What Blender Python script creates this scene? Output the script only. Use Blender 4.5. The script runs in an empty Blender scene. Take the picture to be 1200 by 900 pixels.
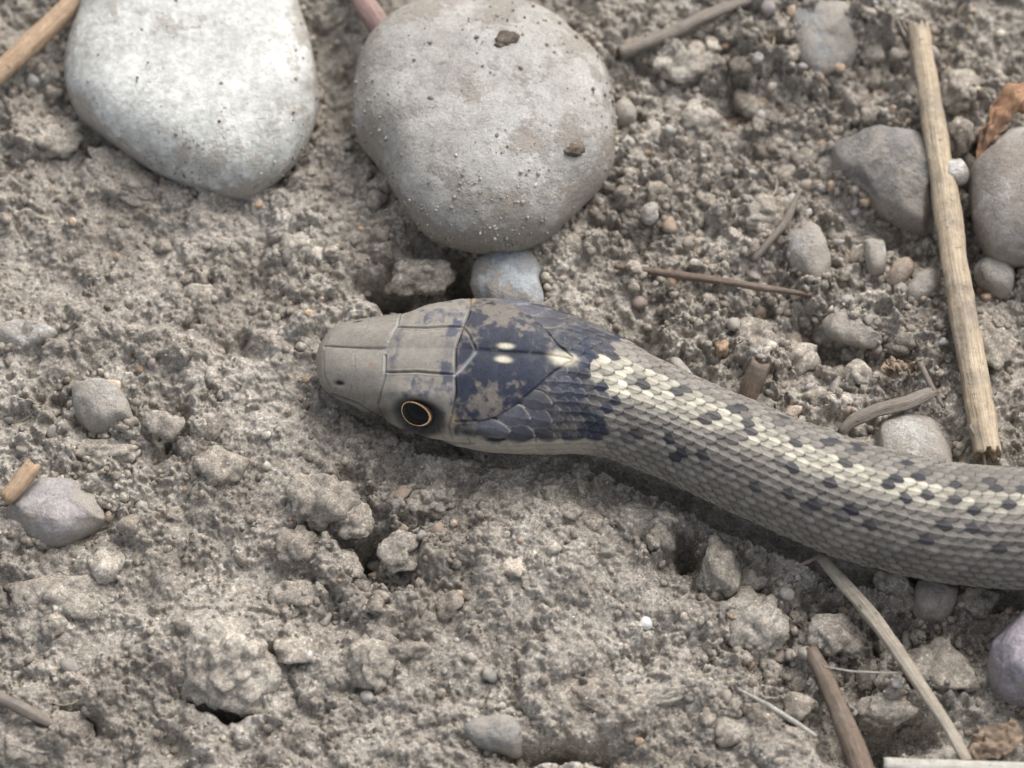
import bpy, math
import numpy as np
from mathutils import Vector

S = bpy.context.scene
COL = S.collection
S.unit_settings.scale_length = 0.006          # one unit is about 6 mm of the real place

# ------------------------------------------------------------------ camera
TILT = math.radians(25.0)
DIST = 45.0
cam_d = bpy.data.cameras.new('camera')
cam = bpy.data.objects.new('camera', cam_d); COL.objects.link(cam)
cam_d.sensor_width = 36.0
cam_d.lens = 36.0 * DIST / 12.0
cam.location = (0, -DIST*math.sin(TILT), DIST*math.cos(TILT))
cam.rotation_euler = (TILT, 0, 0)
cam_d.clip_start = 0.5; cam_d.clip_end = 500
cam_d.dof.use_dof = True
cam_d.dof.focus_distance = DIST - 0.75
cam_d.dof.aperture_fstop = 0.17
S.camera = cam

# ------------------------------------------------------------------ light
SUN_EL, SUN_AZ = math.radians(48), math.radians(32)       # azimuth measured from +y (picture top) towards +x
w = bpy.data.worlds.new('World'); S.world = w; w.use_nodes = True
nt = w.node_tree
bg = nt.nodes['Background']
sky = nt.nodes.new('ShaderNodeTexSky'); sky.sky_type = 'NISHITA'; sky.sun_disc = False
sky.sun_elevation = SUN_EL; sky.sun_rotation = SUN_AZ
sky.air_density = 1.0; sky.dust_density = 6.0; sky.ozone_density = 0.6
hs_ = nt.nodes.new('ShaderNodeHueSaturation'); hs_.inputs['Saturation'].default_value = .35      # thin overcast
nt.links.new(sky.outputs[0], hs_.inputs['Color']); nt.links.new(hs_.outputs[0], bg.inputs[0]); bg.inputs[1].default_value = 0.15
sd = bpy.data.lights.new('sun', 'SUN'); sun = bpy.data.objects.new('sun', sd); COL.objects.link(sun)
sd.energy = 1.15; sd.angle = math.radians(50); sd.color = (1.0, 0.94, 0.87)
sv = Vector((math.sin(SUN_AZ)*math.cos(SUN_EL), math.cos(SUN_AZ)*math.cos(SUN_EL), math.sin(SUN_EL)))
sun.rotation_euler = sv.to_track_quat('Z', 'Y').to_euler()
S.view_settings.view_transform = 'Standard'; S.view_settings.look = 'None'
S.view_settings.exposure = 0.39; S.view_settings.gamma = 1.0
S.render.engine = 'CYCLES'

# ------------------------------------------------------------------ picture measure -> place
ct, st = math.cos(TILT), math.sin(TILT)
def P(px, py, z=0.0):
    """point at height z seen at this spot of the 1200 x 900 photograph"""
    px = np.asarray(px, float); py = np.asarray(py, float); z = np.asarray(z, float)
    u = (px-600)/100/DIST; v = (450-py)/100/DIST
    dy = v*ct + st; dz = v*st - ct
    t = (z - DIST*ct)/dz
    return np.stack([u*t, -DIST*st + dy*t, z + 0*t], -1)
def Q(p):
    """back from a place to photograph pixels"""
    x, y, z = p[..., 0], p[..., 1] + DIST*st, p[..., 2] - DIST*ct
    dep = -(-st*y + ct*z)
    v = ct*y + st*z
    return 600 + 100*DIST*x/dep, 450 - 100*DIST*v/dep

# ------------------------------------------------------------------ noise
def h01(i, j, seed):
    i = np.asarray(i).astype(np.int64); j = np.asarray(j).astype(np.int64)
    h = (i*374761393 + j*668265263 + seed*1274126177) & 0xFFFFFFFF
    h = ((h ^ (h >> 13))*1274126177) & 0xFFFFFFFF
    h = ((h ^ (h >> 16))*2246822519) & 0xFFFFFFFF
    h = h ^ (h >> 13)
    return (h & 0xFFFFFF)/float(0x1000000)
def vnoise(x, y, seed=0):
    xi = np.floor(x); yi = np.floor(y); fx = x-xi; fy = y-yi
    ux = fx*fx*fx*(fx*(fx*6-15)+10); uy = fy*fy*fy*(fy*(fy*6-15)+10)
    a = h01(xi, yi, seed); b = h01(xi+1, yi, seed); c = h01(xi, yi+1, seed); d = h01(xi+1, yi+1, seed)
    return (a*(1-ux)+b*ux)*(1-uy) + (c*(1-ux)+d*ux)*uy
def fbm(x, y, sc, octv=4, seed=0, gain=0.5):
    s = 0; a = 1; t = 0; f = 1/sc
    for k in range(octv):
        ca, sa = math.cos(k*1.3), math.sin(k*1.3)
        s = s + a*(vnoise((x*ca-y*sa)*f+17.3*k, (x*sa+y*ca)*f-9.1*k, seed+k)-0.5); t += a
        a *= gain; f *= 2.03
    return 2*s/t
def bumps(x, y, sc, prob, seed, rmin=.35, rmax=.8, warp=.55, flat=1.0):
    """half-buried rounded crumbs"""
    wx = warp*(fbm(x, y, sc*.8, 4, seed+50, .65)); wy = warp*(fbm(x, y, sc*.8, 4, seed+60, .65))
    X = x/sc+wx; Y = y/sc+wy
    xi = np.floor(X); yi = np.floor(Y); out = np.zeros_like(X)
    for dx in (-1, 0, 1):
        for dy in (-1, 0, 1):
            ci = xi+dx; cj = yi+dy
            jx = ci+h01(ci, cj, seed); jy = cj+h01(ci, cj, seed+1)
            r = rmin+(rmax-rmin)*h01(ci, cj, seed+2)**2
            on = h01(ci, cj, seed+3) < prob
            an = h01(ci, cj, seed+4)*3.1416; st_ = 1+0.6*h01(ci, cj, seed+5)
            ax = (X-jx)*np.cos(an)+(Y-jy)*np.sin(an); ay = -(X-jx)*np.sin(an)+(Y-jy)*np.cos(an)
            d2 = ((ax/st_)**2+(ay*1.1)**2)/(r*r)
            hh = r*np.sqrt(np.clip(1-d2, 0, 1))*flat*(.6+.6*h01(ci, cj, seed+6))
            out = np.maximum(out, np.where(on, hh, 0))
    return out*sc
def sstep(a, b, x):
    t = np.clip((x-a)/(b-a), 0, 1); return t*t*(3-2*t)
def n3(p, sc, seed):
    return (fbm(p[..., 0]+p[..., 2]*.7, p[..., 1]-p[..., 2]*.9, sc, 3, seed)+fbm(p[..., 2]+p[..., 0]*.6, p[..., 0]*.8-p[..., 1]*.7, sc, 3, seed+9))*.5

# ------------------------------------------------------------------ objects
def link_mesh(name, verts, faces, mat, parent=None, smooth=True, uv=None, colr=None, rough=None):
    me = bpy.data.meshes.new(name)
    verts = np.ascontiguousarray(verts, np.float32).reshape(-1, 3)
    if isinstance(faces, np.ndarray):
        n, k = faces.shape
        me.vertices.add(len(verts)); me.vertices.foreach_set('co', verts.ravel())
        me.loops.add(n*k); me.loops.foreach_set('vertex_index', faces.astype(np.int32).ravel())
        me.polygons.add(n); me.polygons.foreach_set('loop_start', np.arange(0, n*k, k, dtype=np.int32))
        me.update(calc_edges=True)
    else:
        me.from_pydata([tuple(map(float, v)) for v in verts], [], faces)
    me.polygons.foreach_set('use_smooth', np.full(len(me.polygons), smooth))
    if uv is not None:
        li = np.empty(len(me.loops), np.int32); me.loops.foreach_get('vertex_index', li)
        l = me.uv_layers.new(name='UVMap'); l.data.foreach_set('uv', np.asarray(uv, np.float32)[li].ravel())
    if colr is not None:
        a = me.color_attributes.new('Col', 'FLOAT_COLOR', 'POINT')
        a.data.foreach_set('color', np.concatenate([colr, np.ones((len(colr), 1))], 1).astype(np.float32).ravel())
    if rough is not None:
        a = me.attributes.new('dust', 'FLOAT', 'POINT'); a.data.foreach_set('value', rough.astype(np.float32))
    me.update()
    me.materials.append(mat)
    o = bpy.data.objects.new(name, me); COL.objects.link(o)
    if parent is not None: o.parent = parent
    return o
def tag(o, label=None, cat=None, group=None, kind=None):
    if label: o['label'] = label
    if cat: o['category'] = cat
    if group: o['group'] = group
    if kind: o['kind'] = kind
    return o
def grid_faces(nr, nc, wrap=False):
    r = np.arange(nr-1)[:, None]; c = np.arange(nc if wrap else nc-1)[None, :]
    c2 = (c+1) % nc
    return np.stack([r*nc+c, r*nc+c2, (r+1)*nc+c2, (r+1)*nc+c], -1).reshape(-1, 4)

# ------------------------------------------------------------------ materials
class M:
    def __init__(s, name, rough=.85, spec=.25):
        s.m = bpy.data.materials.new(name); s.m.use_nodes = True
        s.t = s.m.node_tree; s.b = s.t.nodes['Principled BSDF']
        s.b.inputs['Roughness'].default_value = rough
        s.b.inputs['Specular IOR Level'].default_value = spec
    def n(s, typ, **kw):
        n = s.t.nodes.new('ShaderNode'+typ)
        for k, v in kw.items():
            if k.startswith('i_'): n.inputs[k[2:].replace('_', ' ')].default_value = v
            else: setattr(n, k, v)
        return n
    def l(s, a, b): s.t.links.new(a, b)
    def noise(s, co, scale, detail=4, rough=.6, dist=0):
        n = s.n('TexNoise'); n.inputs['Scale'].default_value = scale; n.inputs['Detail'].default_value = detail
        n.inputs['Roughness'].default_value = rough; n.inputs['Distortion'].default_value = dist
        s.l(co, n.inputs['Vector']); return n.outputs[0]
    def ramp(s, fac, stops):
        r = s.n('ValToRGB'); e = r.color_ramp.elements
        while len(e) < len(stops): e.new(.5)
        for k, (p, c) in enumerate(stops):
            e[k].position = p; e[k].color = (*(c if hasattr(c, '__len__') else (c, c, c)), 1)
        s.l(fac, r.inputs[0]); return r.outputs[0]
    def mix(s, fac, a, b, mode='MIX'):
        m = s.n('Mix', data_type='RGBA', blend_type=mode)
        for v, i in ((fac, 0), (a, 6), (b, 7)):
            if hasattr(v, 'node'): s.l(v, m.inputs[i])
            else: m.inputs[i].default_value = v if i == 0 else (*v, 1)
        return m.outputs[2]
    def bump(s, h, strength, dist, prev=None):
        b = s.n('Bump'); b.inputs['Strength'].default_value = strength; b.inputs['Distance'].default_value = dist
        s.l(h, b.inputs['Height'])
        if prev is not None: s.l(prev, b.inputs['Normal'])
        return b.outputs[0]
    def out(s, col=None, nor=None, rough=None):
        if col is not None: s.l(col, s.b.inputs['Base Color'])
        if nor is not None: s.l(nor, s.b.inputs['Normal'])
        if rough is not None: s.l(rough, s.b.inputs['Roughness'])
        return s.m
def coord(m): return m.n('NewGeometry').outputs['Position']

def soil_colour(m, co):
    """dusty grey silt with pale, dark and rusty sand grains"""
    c = m.ramp(m.noise(co, .8, 5, .6), [(.32, (.225, .204, .176)), (.52, (.32, .296, .260)), (.68, (.42, .395, .352))])
    f = m.ramp(m.noise(co, 7, 6, .72), [(.25, .5), (.5, .95), (.75, 1.4)])
    c = m.mix(1, c, f, 'MULTIPLY')
    v = m.n('TexVoronoi'); v.inputs['Scale'].default_value = 26; m.l(co, v.inputs['Vector'])
    sep = m.n('SeparateColor'); m.l(v.outputs['Color'], sep.inputs[0])
    g = m.ramp(sep.outputs[0], [(0, .55), (.3, .88), (.7, 1.05), (1, 1.45)])
    c = m.mix(.6, c, g, 'MULTIPLY')
    near = m.ramp(v.outputs['Distance'], [(.25, 1), (.5, 0)])
    for ch, lo, colr in ((1, .965, (.46, .455, .44)), (2, .975, (.33, .24, .16))):
        k = m.ramp(sep.outputs[ch], [(lo, 0), (lo+.01, 1)])
        k = m.mix(1, k, near, 'MULTIPLY')
        c = m.mix(k, c, colr)
    v2 = m.n('TexVoronoi'); v2.inputs['Scale'].default_value = 60; m.l(co, v2.inputs['Vector'])
    sp = m.n('SeparateColor'); m.l(v2.outputs['Color'], sp.inputs[0])
    c = m.mix(.6, c, m.ramp(sp.outputs[0], [(0, .55), (1, 1.45)]), 'MULTIPLY')
    c = m.mix(.5, c, m.ramp(sp.outputs[1], [(0, (1.1, .98, .93)), (.5, (1, 1, 1)), (1, (.93, 1., 1.05))]), 'MULTIPLY')
    return c, v, v2
def mat_soil(name, tint=None, island=False):
    m = M(name, .95, .12); co = coord(m)
    c, v, v2 = soil_colour(m, co)
    if island:
        r = m.n('NewGeometry').outputs['Random Per Island']
        c = m.mix(1, c, m.ramp(r, [(0, (.72, .7, .68)), (.5, (1., .98, .95)), (.82, (1.12, 1.1, 1.06)), (.93, (1.5, 1.5, 1.5)), (.98, (1.3, 1.02, .8)), (1, (2.0, 2.0, 1.95))]), 'MULTIPLY')
    if tint: c = m.mix(1, c, tint, 'MULTIPLY')
    b = m.bump(m.noise(co, 22, 5, .7), .5, .02)
    b = m.bump(v.outputs['Distance'], -.5, .012, b)
    return m.out(c, b)
def mat_stone(name, c0, c1, c2, dust=.5, sc=2.0, spec=.3, rough=.7, grain=30, dustcol=(.33, .30, .262), pits=0):
    m = M(name, rough, spec); co = coord(m)
    c = m.ramp(m.noise(co, sc, 7, .7, .6), [(.34, c0), (.5, c1), (.64, c2)])
    c = m.mix(.8, c, m.ramp(m.noise(co, sc*5, 4, .7), [(.35, .84), (.65, 1.14)]), 'MULTIPLY')
    c = m.mix(m.ramp(m.noise(co, 16, 3, .5), [(.67, 0), (.72, .5)]), c, tuple(.45*q for q in c0))
    g = m.noise(co, grain, 3, .7)
    c = m.mix(.6, c, m.ramp(g, [(.3, .66), (.5, 1.), (.7, 1.32)]), 'MULTIPLY')
    # dust lies in patches and towards the foot
    z = m.n('SeparateXYZ'); m.l(m.n('TexCoord').outputs['Object'], z.inputs[0])
    d = m.noise(co, 1.7, 6, .65)
    mp = m.n('Math', operation='MULTIPLY_ADD'); m.l(z.outputs[2], mp.inputs[0]); mp.inputs[1].default_value = -.28; m.l(d, mp.inputs[2])
    fd = m.noise(co, 13, 5, .7); ma = m.n('Math', operation='MULTIPLY_ADD'); m.l(fd, ma.inputs[0]); ma.inputs[1].default_value = .45; m.l(mp.outputs[0], ma.inputs[2])
    k = m.ramp(ma.outputs[0], [(.79-.3*dust, 0), (.90-.3*dust, .9)])
    c = m.mix(k, c, m.mix(.6, dustcol, m.ramp(m.noise(co, 40, 3, .7), [(.3, .6), (.7, 1.4)]), 'MULTIPLY'))
    b = m.bump(m.noise(co, 9, 6, .7), .55, .05)
    b = m.bump(g, .5, .02, b); b = m.bump(k, .5, .03, b)
    if pits:
        v = m.n('TexVoronoi'); v.inputs['Scale'].default_value = pits; m.l(co, v.inputs['Vector'])
        s_ = m.n('SeparateColor'); m.l(v.outputs['Color'], s_.inputs[0])
        kk = m.mix(1, m.ramp(s_.outputs[0], [(.72, 0), (.75, 1)]), m.ramp(v.outputs['Distance'], [(.12, 1), (.35, 0)]), 'MULTIPLY')
        c = m.mix(kk, c, (.15, .13, .115)); b = m.bump(kk, -.4, .03, b)
    return m.out(c, b)
def mat_straw(name, c0, c1, c2, rough=.6, dust=.4):
    m = M(name, rough, .3)
    uv = m.n('UVMap').outputs[0]
    mp = m.n('Mapping'); m.l(uv, mp.inputs[0]); mp.inputs['Scale'].default_value = (.6, 9, 1)
    fib = m.noise(mp.outputs[0], 3.5, 5, .65)
    c = m.ramp(fib, [(.28, c0), (.5, c1), (.72, c2)])
    co = coord(m)
    big = m.noise(co, 2.2, 5, .6)
    c = m.mix(m.ramp(big, [(.62-.3*dust, 0), (.85-.3*dust, .8)]), c, (.25, .215, .18))
    spk = m.ramp(m.noise(co, 14, 3, .6), [(.64, 0), (.7, .55)])
    c = m.mix(spk, c, tuple(.35*q for q in c0))
    b = m.bump(fib, .8, .03); b = m.bump(m.noise(co, 14, 5, .7), .6, .025, b)
    c = m.mix(.6, c, m.ramp(m.noise(co, 12, 5, .7), [(.3, .66), (.7, 1.25)]), 'MULTIPLY')
    return m.out(c, b)

soil = mat_soil('silty_soil')
crumb_m = mat_soil('soil_crumb', island=True)
clod_m = mat_soil('clod_soil', tint=(1.06, 1.05, 1.03))

# ------------------------------------------------------------------ the lie of the ground
cl_px = np.array([372, 380, 400, 450, 480, 533, 580, 620, 660, 700, 740, 800, 900, 1000, 1100, 1200, 1300, 1420, 1560, 1700, 1800, 1830, 1780], float)
cl_py = np.array([414, 418, 421, 428, 432, 436, 441, 446, 452, 461, 477, 503, 548, 588, 612, 621, 612, 575, 530, 540, 620, 730, 850], float)
fe = [  # px, py, rx, ry, angle, height : rises and hollows seen in the picture
    (543, 325, 26, 34, 0, -1.0), (452, 343, 26, 14, 0, -.9), (395, 110, 26, 60, -10, -.45), (500, 300, 30, 26, 0, -.35),
    (195, 518, 20, 18, 0, -.5), (160, 545, 50, 14, 0, -.25), (427, 648, 20, 24, 0, -1.0), (478, 665, 30, 40, 0, -.25), (640, 670, 110, 110, 0, .22),
    (400, 720, 40, 26, 0, -.2), (265, 828, 34, 10, 5, -.8), (240, 760, 60, 50, 20, .35), (205, 870, 18, 20, 0, -.35),
    (95, 855, 30, 14, 30, -.4), (90, 845, 26, 14, 30, -.25), (45, 860, 60, 40, 0, .2), (270, 410, 40, 12, 10, -.25),
    (805, 650, 12, 16, 0, -.7), (960, 400, 34, 18, 25, -.8), (1045, 858, 60, 24, 0, -1.1), (1010, 800, 26, 26, 0, -.45),
    (900, 690, 120, 30, 20, -.3), (1080, 740, 120, 36, 5, -.35), (650, 884, 70, 12, 5, -.8), (745, 775, 50, 14, -20, -.2), (760, 830, 60, 18, -25, .2),
    (450, 530, 70, 18, 10, .12), (860, 120, 20, 26, 20, -.35), (1040, 90, 30, 30, 0, -.3), (1125, 160, 20, 40, -10, -.35), (1195, 840, 60, 60, 0, -.3),
    (60, 600, 90, 20, 0, -.1), (140, 190, 50, 14, 35, -.3), (340, 200, 30, 14, -50, -.25), (690, 250, 20, 50, -45, -.25),
    (1120, 300, 30, 60, 0, -.3), (1060, 285, 50, 18, 30, -.3), (760, 460, 30, 14, 25, -.2), (560, 620, 60, 30, 0, .12), (300, 600, 90, 60, 0, .1),
    (900, 800, 60, 50, 0, .08), (1010, 880, 40, 20, 0, -.4), (1080, 820, 40, 40, 0, -.15), (60, 480, 60, 50, 0, -.12), (690, 590, 60, 18, 20, -.12),
]
ro = [(960, 170, 300, 230, .95), (930, 400, 230, 110, .9), (980, 760, 180, 90, .9), (430, 640, 90, 80, 1.0), (130, 540, 140, 90, .55),
      (360, 330, 110, 60, .5), (480, 320, 70, 40, .6), (840, 640, 70, 70, .8), (60, 180, 110, 120, .45), (110, 830, 120, 60, .5), (720, 860, 100, 50, .45), (1150, 640, 120, 90, .6)]
def rough_at(px, py):
    r = np.full_like(px, .2)
    for cx, cy, rx, ry, a in ro: r = np.maximum(r, a*np.exp(-(((px-cx)/rx)**2+((py-cy)/ry)**2)**1.5*.7))
    return r
sn_z = None
def snake_clear(x, y, h):
    """soil stays under the animal"""
    m = (x > -2.6) & (x < 7.5) & (y > -3) & (y < 1.6)
    if not m.any(): return h
    xx, yy, hh = x[m], y[m], h[m]
    best = np.full_like(xx, 1e9); rr = np.zeros_like(xx); bcy = np.zeros_like(xx)
    for k in range(0, len(CL), CLSTEP):
        d = (xx-CL[k, 0])**2+(yy-CL[k, 1])**2
        b = d < best; best = np.where(b, d, best); rr = np.where(b, CA[k], rr); bcy = np.where(b, CL[k, 1], bcy)
    q = np.sqrt(best)/rr
    lim = np.where(q < 1.0, .02+.10*np.clip(q, 0, 1)**6*rr, 10)
    lim = np.where(q < 1.45, np.minimum(lim, .12+1.3*np.clip(q-1., 0, 1)), lim)
    tex = (.7*bumps(xx, yy, .16, .6, 341, warp=.8)+.6*bumps(xx, yy, .08, .6, 351)+.05*fbm(xx, yy, .25, 3, 361))*sstep(.85, 1.15, q)
    # ground sunk along the near flank, added to darken the shadow there
    near = (yy < bcy) & (xx > .9)
    lim2 = np.where(near & (q > .55) & (q < 1.34), -.34+.8*sstep(.98, 1.34, q)+.30*(1-sstep(.55, .8, q))+.25*(1-sstep(.9, 1.6, xx)), 10)
    lim = np.minimum(lim, lim2+.10*fbm(xx, yy, .3, 3, 222))
    h = h.copy(); h[m] = np.where(hh > lim, lim+tex, hh); return h
def H(x, y, fine=True):
    x = np.asarray(x, float); y = np.asarray(y, float)
    px, py = Q(np.stack([x, y, 0*x], -1))
    R = rough_at(px, py)
    h = .16*fbm(x, y, 2.6, 3, 3)+.10*fbm(x, y, 1.0, 3, 11)
    w1 = 13*fbm(x, y, .45, 3, 401); w2 = 13*fbm(x, y, .45, 3, 411)
    for cx, cy, rx, ry, an, a in fe:
        ca, sa = math.cos(math.radians(an)), math.sin(math.radians(an))
        wx = px-cx+w1; wy = py-cy+w2
        u = (wx*ca+wy*sa)/rx; v = (-wx*sa+wy*ca)/ry
        h = h+a*np.exp(-(u*u+v*v))
    h = h+(.40+.6*R)*bumps(x, y, .55, .5, 21, flat=.8, warp=.8)
    h = h+(.45+.6*R)*bumps(x, y, .27, .55, 31, warp=.8)
    h = h+(.12+.65*R)*bumps(x, y, .13, .5, 41)
    # crevices and erosion-like roughness so no patch is smooth
    h = h-(.08+.7*R)*bumps(x, y, .42, .30, 121, flat=.9, warp=.9)-(.08+.5*R)*bumps(x, y, .17, .3, 131, warp=.9)
    rg = 1-np.abs(fbm(x, y, .30, 5, 71, .68))
    h = h+.05*(rg-.8)*(.4+R)+.06*fbm(x, y, .26, 4, 77, .55)*(.5+R)+.12*fbm(x, y, .6, 2, 78)
    if fine:
        h = h+(.16+.4*R)*bumps(x, y, .066, .6, 51)
        h = h+.016*fbm(x, y, .05, 3, 81, .75)
    return snake_clear(x, y, h)

# ------------------------------------------------------------------ snake centre line and girth
e_x = np.array([372, 373, 375, 378, 382, 388, 400, 415, 435, 450, 480, 500, 533, 560, 590, 620, 660, 700, 740, 800, 900, 1000, 1100, 1200, 1300, 1420, 1560, 1700, 1800, 1830, 1780])
e_h = np.array([.5, 9, 16, 23, 30, 37, 44, 50, 56, 61, 70, 75, 82, 85, 86.5, 85, 79, 70, 62, 59.5, 62, 64.5, 66, 67, 67, 66, 63, 58, 50, 42, 30], float)
arc = np.concatenate([[0], np.cumsum(np.hypot(np.diff(cl_px), np.diff(cl_py)))])/100
def arc_of_px(px):                     # along the part in view px grows with arc
    return np.interp(px, cl_px[:20], arc[:20])
vis_end = arc_of_px(1240.)
s1 = np.linspace(0, 1, 40)**2*.22
s2 = np.arange(.22, vis_end, .0088)[1:]
s3 = np.linspace(vis_end, arc[-1]+4.0, 170)
s_all = np.concatenate([s1, s2, s3])
sd_ = np.linspace(0, arc[-1], 2400)
cx_ = np.interp(sd_, arc, cl_px); cy_ = np.interp(sd_, arc, cl_py)
def gsm(a, n):
    k = np.hanning(2*n+1); k /= k.sum(); ap = np.concatenate([2*a[0]-a[n:0:-1], a, 2*a[-1]-a[-2:-n-2:-1]]); return np.convolve(ap, k, 'valid')
cx_ = gsm(cx_, 70); cy_ = gsm(cy_, 70)
e_arc = np.concatenate([arc_of_px(e_x[:28]), arc[-3:]])
Eh = np.interp(sd_, e_arc, e_h)/100
Eh = np.where(sd_ > .35, gsm(Eh, 22), Eh)
ratio = np.interp(sd_, [0, .3, .8, 1.4, 2.2, 3.0, 3.8, 5], [.74, .66, .64, .66, .68, .76, .93, .96])
A_ = Eh/np.sqrt(ct**2+(ratio*st)**2); B_ = A_*ratio
zc = B_*.96+np.interp(sd_, [0, .5, 1.5, 3, 5], [.16, .10, .06, .02, .0])
zc = np.where(sd_ < .6, np.interp(sd_, [0, .6], [.36, zc[np.searchsorted(sd_, .6)]]), zc); zc = gsm(zc, 30)
C_ = P(cx_, cy_, zc)
# true arclength resample
tl = np.concatenate([[0], np.cumsum(np.linalg.norm(np.diff(C_, axis=0), axis=1))])
L_tail = 9.0
ext = C_[-1]+np.outer(np.linspace(0, L_tail, 200)[1:], (C_[-1]-C_[-20])/np.linalg.norm(C_[-1]-C_[-20]))
ext[:, 2] = np.linspace(zc[-1], .05, 199)
C_ = np.concatenate([C_, ext]); A_ = np.concatenate([A_, np.linspace(A_[-1], .03, 199)]); B_ = np.concatenate([B_, np.linspace(B_[-1], .03, 199)])
PXl = np.concatenate([cx_, np.full(199, 1900.)])
tl = np.concatenate([[0], np.cumsum(np.linalg.norm(np.diff(C_, axis=0), axis=1))])
vend = tl[np.searchsorted(cx_, 1235)]
s_all = np.concatenate([np.linspace(0, 1, 40)**2*.22, np.arange(.22, vend, .0088)[1:], np.linspace(vend, tl[-1], 130)[1:]])
CC = np.stack([np.interp(s_all, tl, C_[:, k]) for k in range(3)], -1)
AA = np.interp(s_all, tl, A_); BB = np.interp(s_all, tl, B_); PX = np.interp(s_all, tl, PXl)
CL, CA, CLSTEP = CC, AA, 8

# ------------------------------------------------------------------ ground sheet
def axis(lo, hi, n, far):
    a = np.linspace(lo, hi, n); d = a[1]-a[0]; L = []; x = hi; k = d
    while x < far: k *= 1.25; x += k; L.append(x)
    R_ = []; x = lo; k = d
    while x > -far: k *= 1.25; x -= k; R_.append(x)
    return np.concatenate([R_[::-1], a, L])
gx = axis(-6.35, 6.35, 960, 90); gy = axis(-5.35, 5.45, 800, 90)
X, Y = np.meshgrid(gx, gy)
Z = np.zeros_like(X)
ins = (np.abs(X) < 9) & (np.abs(Y) < 9)
Z[ins] = H(X[ins], Y[ins]); Z[~ins] = .16*fbm(X[~ins], Y[~ins], 2.6, 3, 3)
g = link_mesh('ground', np.stack([X, Y, Z], -1), grid_faces(len(gy), len(gx)), soil)
tag(g, kind='structure', label='dusty grey crumbly soil with hollows and small clods')

# ------------------------------------------------------------------ loose crumbs
def ico(sub):
    import bmesh
    bm = bmesh.new(); bmesh.ops.create_icosphere(bm, subdivisions=sub, radius=1)
    v = np.array([p.co[:] for p in bm.verts]); f = np.array([[q.index for q in p.verts] for p in bm.faces]); bm.free(); return v, f
V1, F1 = ico(1); V2, F2 = ico(2); V3, F3 = ico(3); V4, F4 = ico(4); V5, F5 = ico(5)
rng = np.random.default_rng(7)
VG = np.array([(1, 0, 0), (-1, 0, 0), (0, 1, 0), (0, -1, 0), (0, 0, 1), (0, 0, -1)], float); FG = np.array([(0, 2, 4), (2, 1, 4), (1, 3, 4), (3, 0, 4), (2, 0, 5), (1, 2, 5), (3, 1, 5), (0, 3, 5)])
protosg = [VG*np.random.default_rng(k).uniform(.6, 1.2, (6, 1)) for k in range(6)]
def lump(V, seed, amp=.3, sc=.9, facets=5):
    d = 1+amp*n3(V+seed*3.1, sc, seed)*1.6+amp*.7*n3(V+seed*1.7, sc*.4, seed+5); V = V*d[:, None]
    rg_ = np.random.default_rng(seed+500)
    for _ in range(facets):
        nv = rg_.normal(size=3); nv /= np.linalg.norm(nv); ex = V@nv-rg_.uniform(.45, .85); V = V-np.clip(ex, 0, None)[:, None]*nv*.85
    return V
def grains(V, U, seed, n=70, r=.33, k=.2, warp=.12):
    '''soil aggregate: small rounded grains stuck together all over a lump'''
    rg_ = np.random.default_rng(seed+900); p = rg_.normal(size=(n, 3)); p /= np.linalg.norm(p, axis=1)[:, None]; rr = r*rg_.uniform(.45, 1.25, n)
    W = U+warp*np.stack([n3(U+5*q+seed, .35, seed+q) for q in range(3)], -1)
    d = np.linalg.norm(W[:, None]-p[None], axis=2)/rr[None]; b = (rr[None]*np.sqrt(np.clip(1-d*d, 0, 1))).max(1)
    return V+U*(b*k/.33*.9)[:, None]
protos1 = [lump(V1, k, .42) for k in range(8)]; protos2 = [grains(lump(V3, k+20, .38), V3, k, 26, .5, .25) for k in range(8)]
def rotm(n):
    q = rng.normal(size=(n, 4)); q /= np.linalg.norm(q, axis=1)[:, None]; w_, x, y, z = q.T
    return np.stack([1-2*(y*y+z*z), 2*(x*y-z*w_), 2*(x*z+y*w_), 2*(x*y+z*w_), 1-2*(x*x+z*z), 2*(y*z-x*w_), 2*(x*z-y*w_), 2*(y*z+x*w_), 1-2*(x*x+y*y)], -1).reshape(n, 3, 3)
def snake_dist(p):
    best = np.full(len(p), 1e9); rr = np.ones(len(p))
    for k in range(0, len(CL), 8):
        d = (p[:, 0]-CL[k, 0])**2+(p[:, 1]-CL[k, 1])**2; b = d < best; best[b] = d[b]; rr[b] = CA[k]
    return np.sqrt(best)/rr
def scatter(name, n, rlo, rhi, protos, F, sink, mat, power=2.2, excl=1.02, bias=1.0, label=''):
    px = rng.uniform(-40, 1240, n*8); py = rng.uniform(-40, 940, n*8)
    keep = rng.random(n*8) < (rough_at(px, py)**bias*1.1+.04); px, py = px[keep][:n], py[keep][:n]
    p = P(px, py, 0.); k = snake_dist(p) > excl; p = p[k]; n = len(p)
    r = rlo+(rhi-rlo)*rng.random(n)**power
    sd2 = snake_dist(p); ok = (sd2 > 1.0+r/.6); p = p[ok]; r = r[ok]; n = len(p)
    z = H(p[:, 0], p[:, 1], False)
    R_ = rotm(n); pr = rng.integers(0, len(protos), n); Vp = np.stack(protos)[pr]
    sc = r[:, None, None]*rng.uniform(.7, 1.25, (n, 1, 3))
    V = np.einsum('nij,nkj->nki', R_, Vp*sc)
    V[..., 2] *= .85
    V += np.concatenate([p[:, :2], (z+r*sink)[:, None]], 1)[:, None, :]
    nv = Vp.shape[1]
    F_ = (F[None]+np.arange(n)[:, None, None]*nv).reshape(-1, 3)
    o = link_mesh(name, V, F_, mat); tag(o, label=label, kind='stuff'); return o
scatter('soil_crumbs', 170, .09, .19, protos2, F3, -.05, crumb_m, 1.8, bias=1.6, label='larger loose crumbs of dry grey soil')
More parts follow.
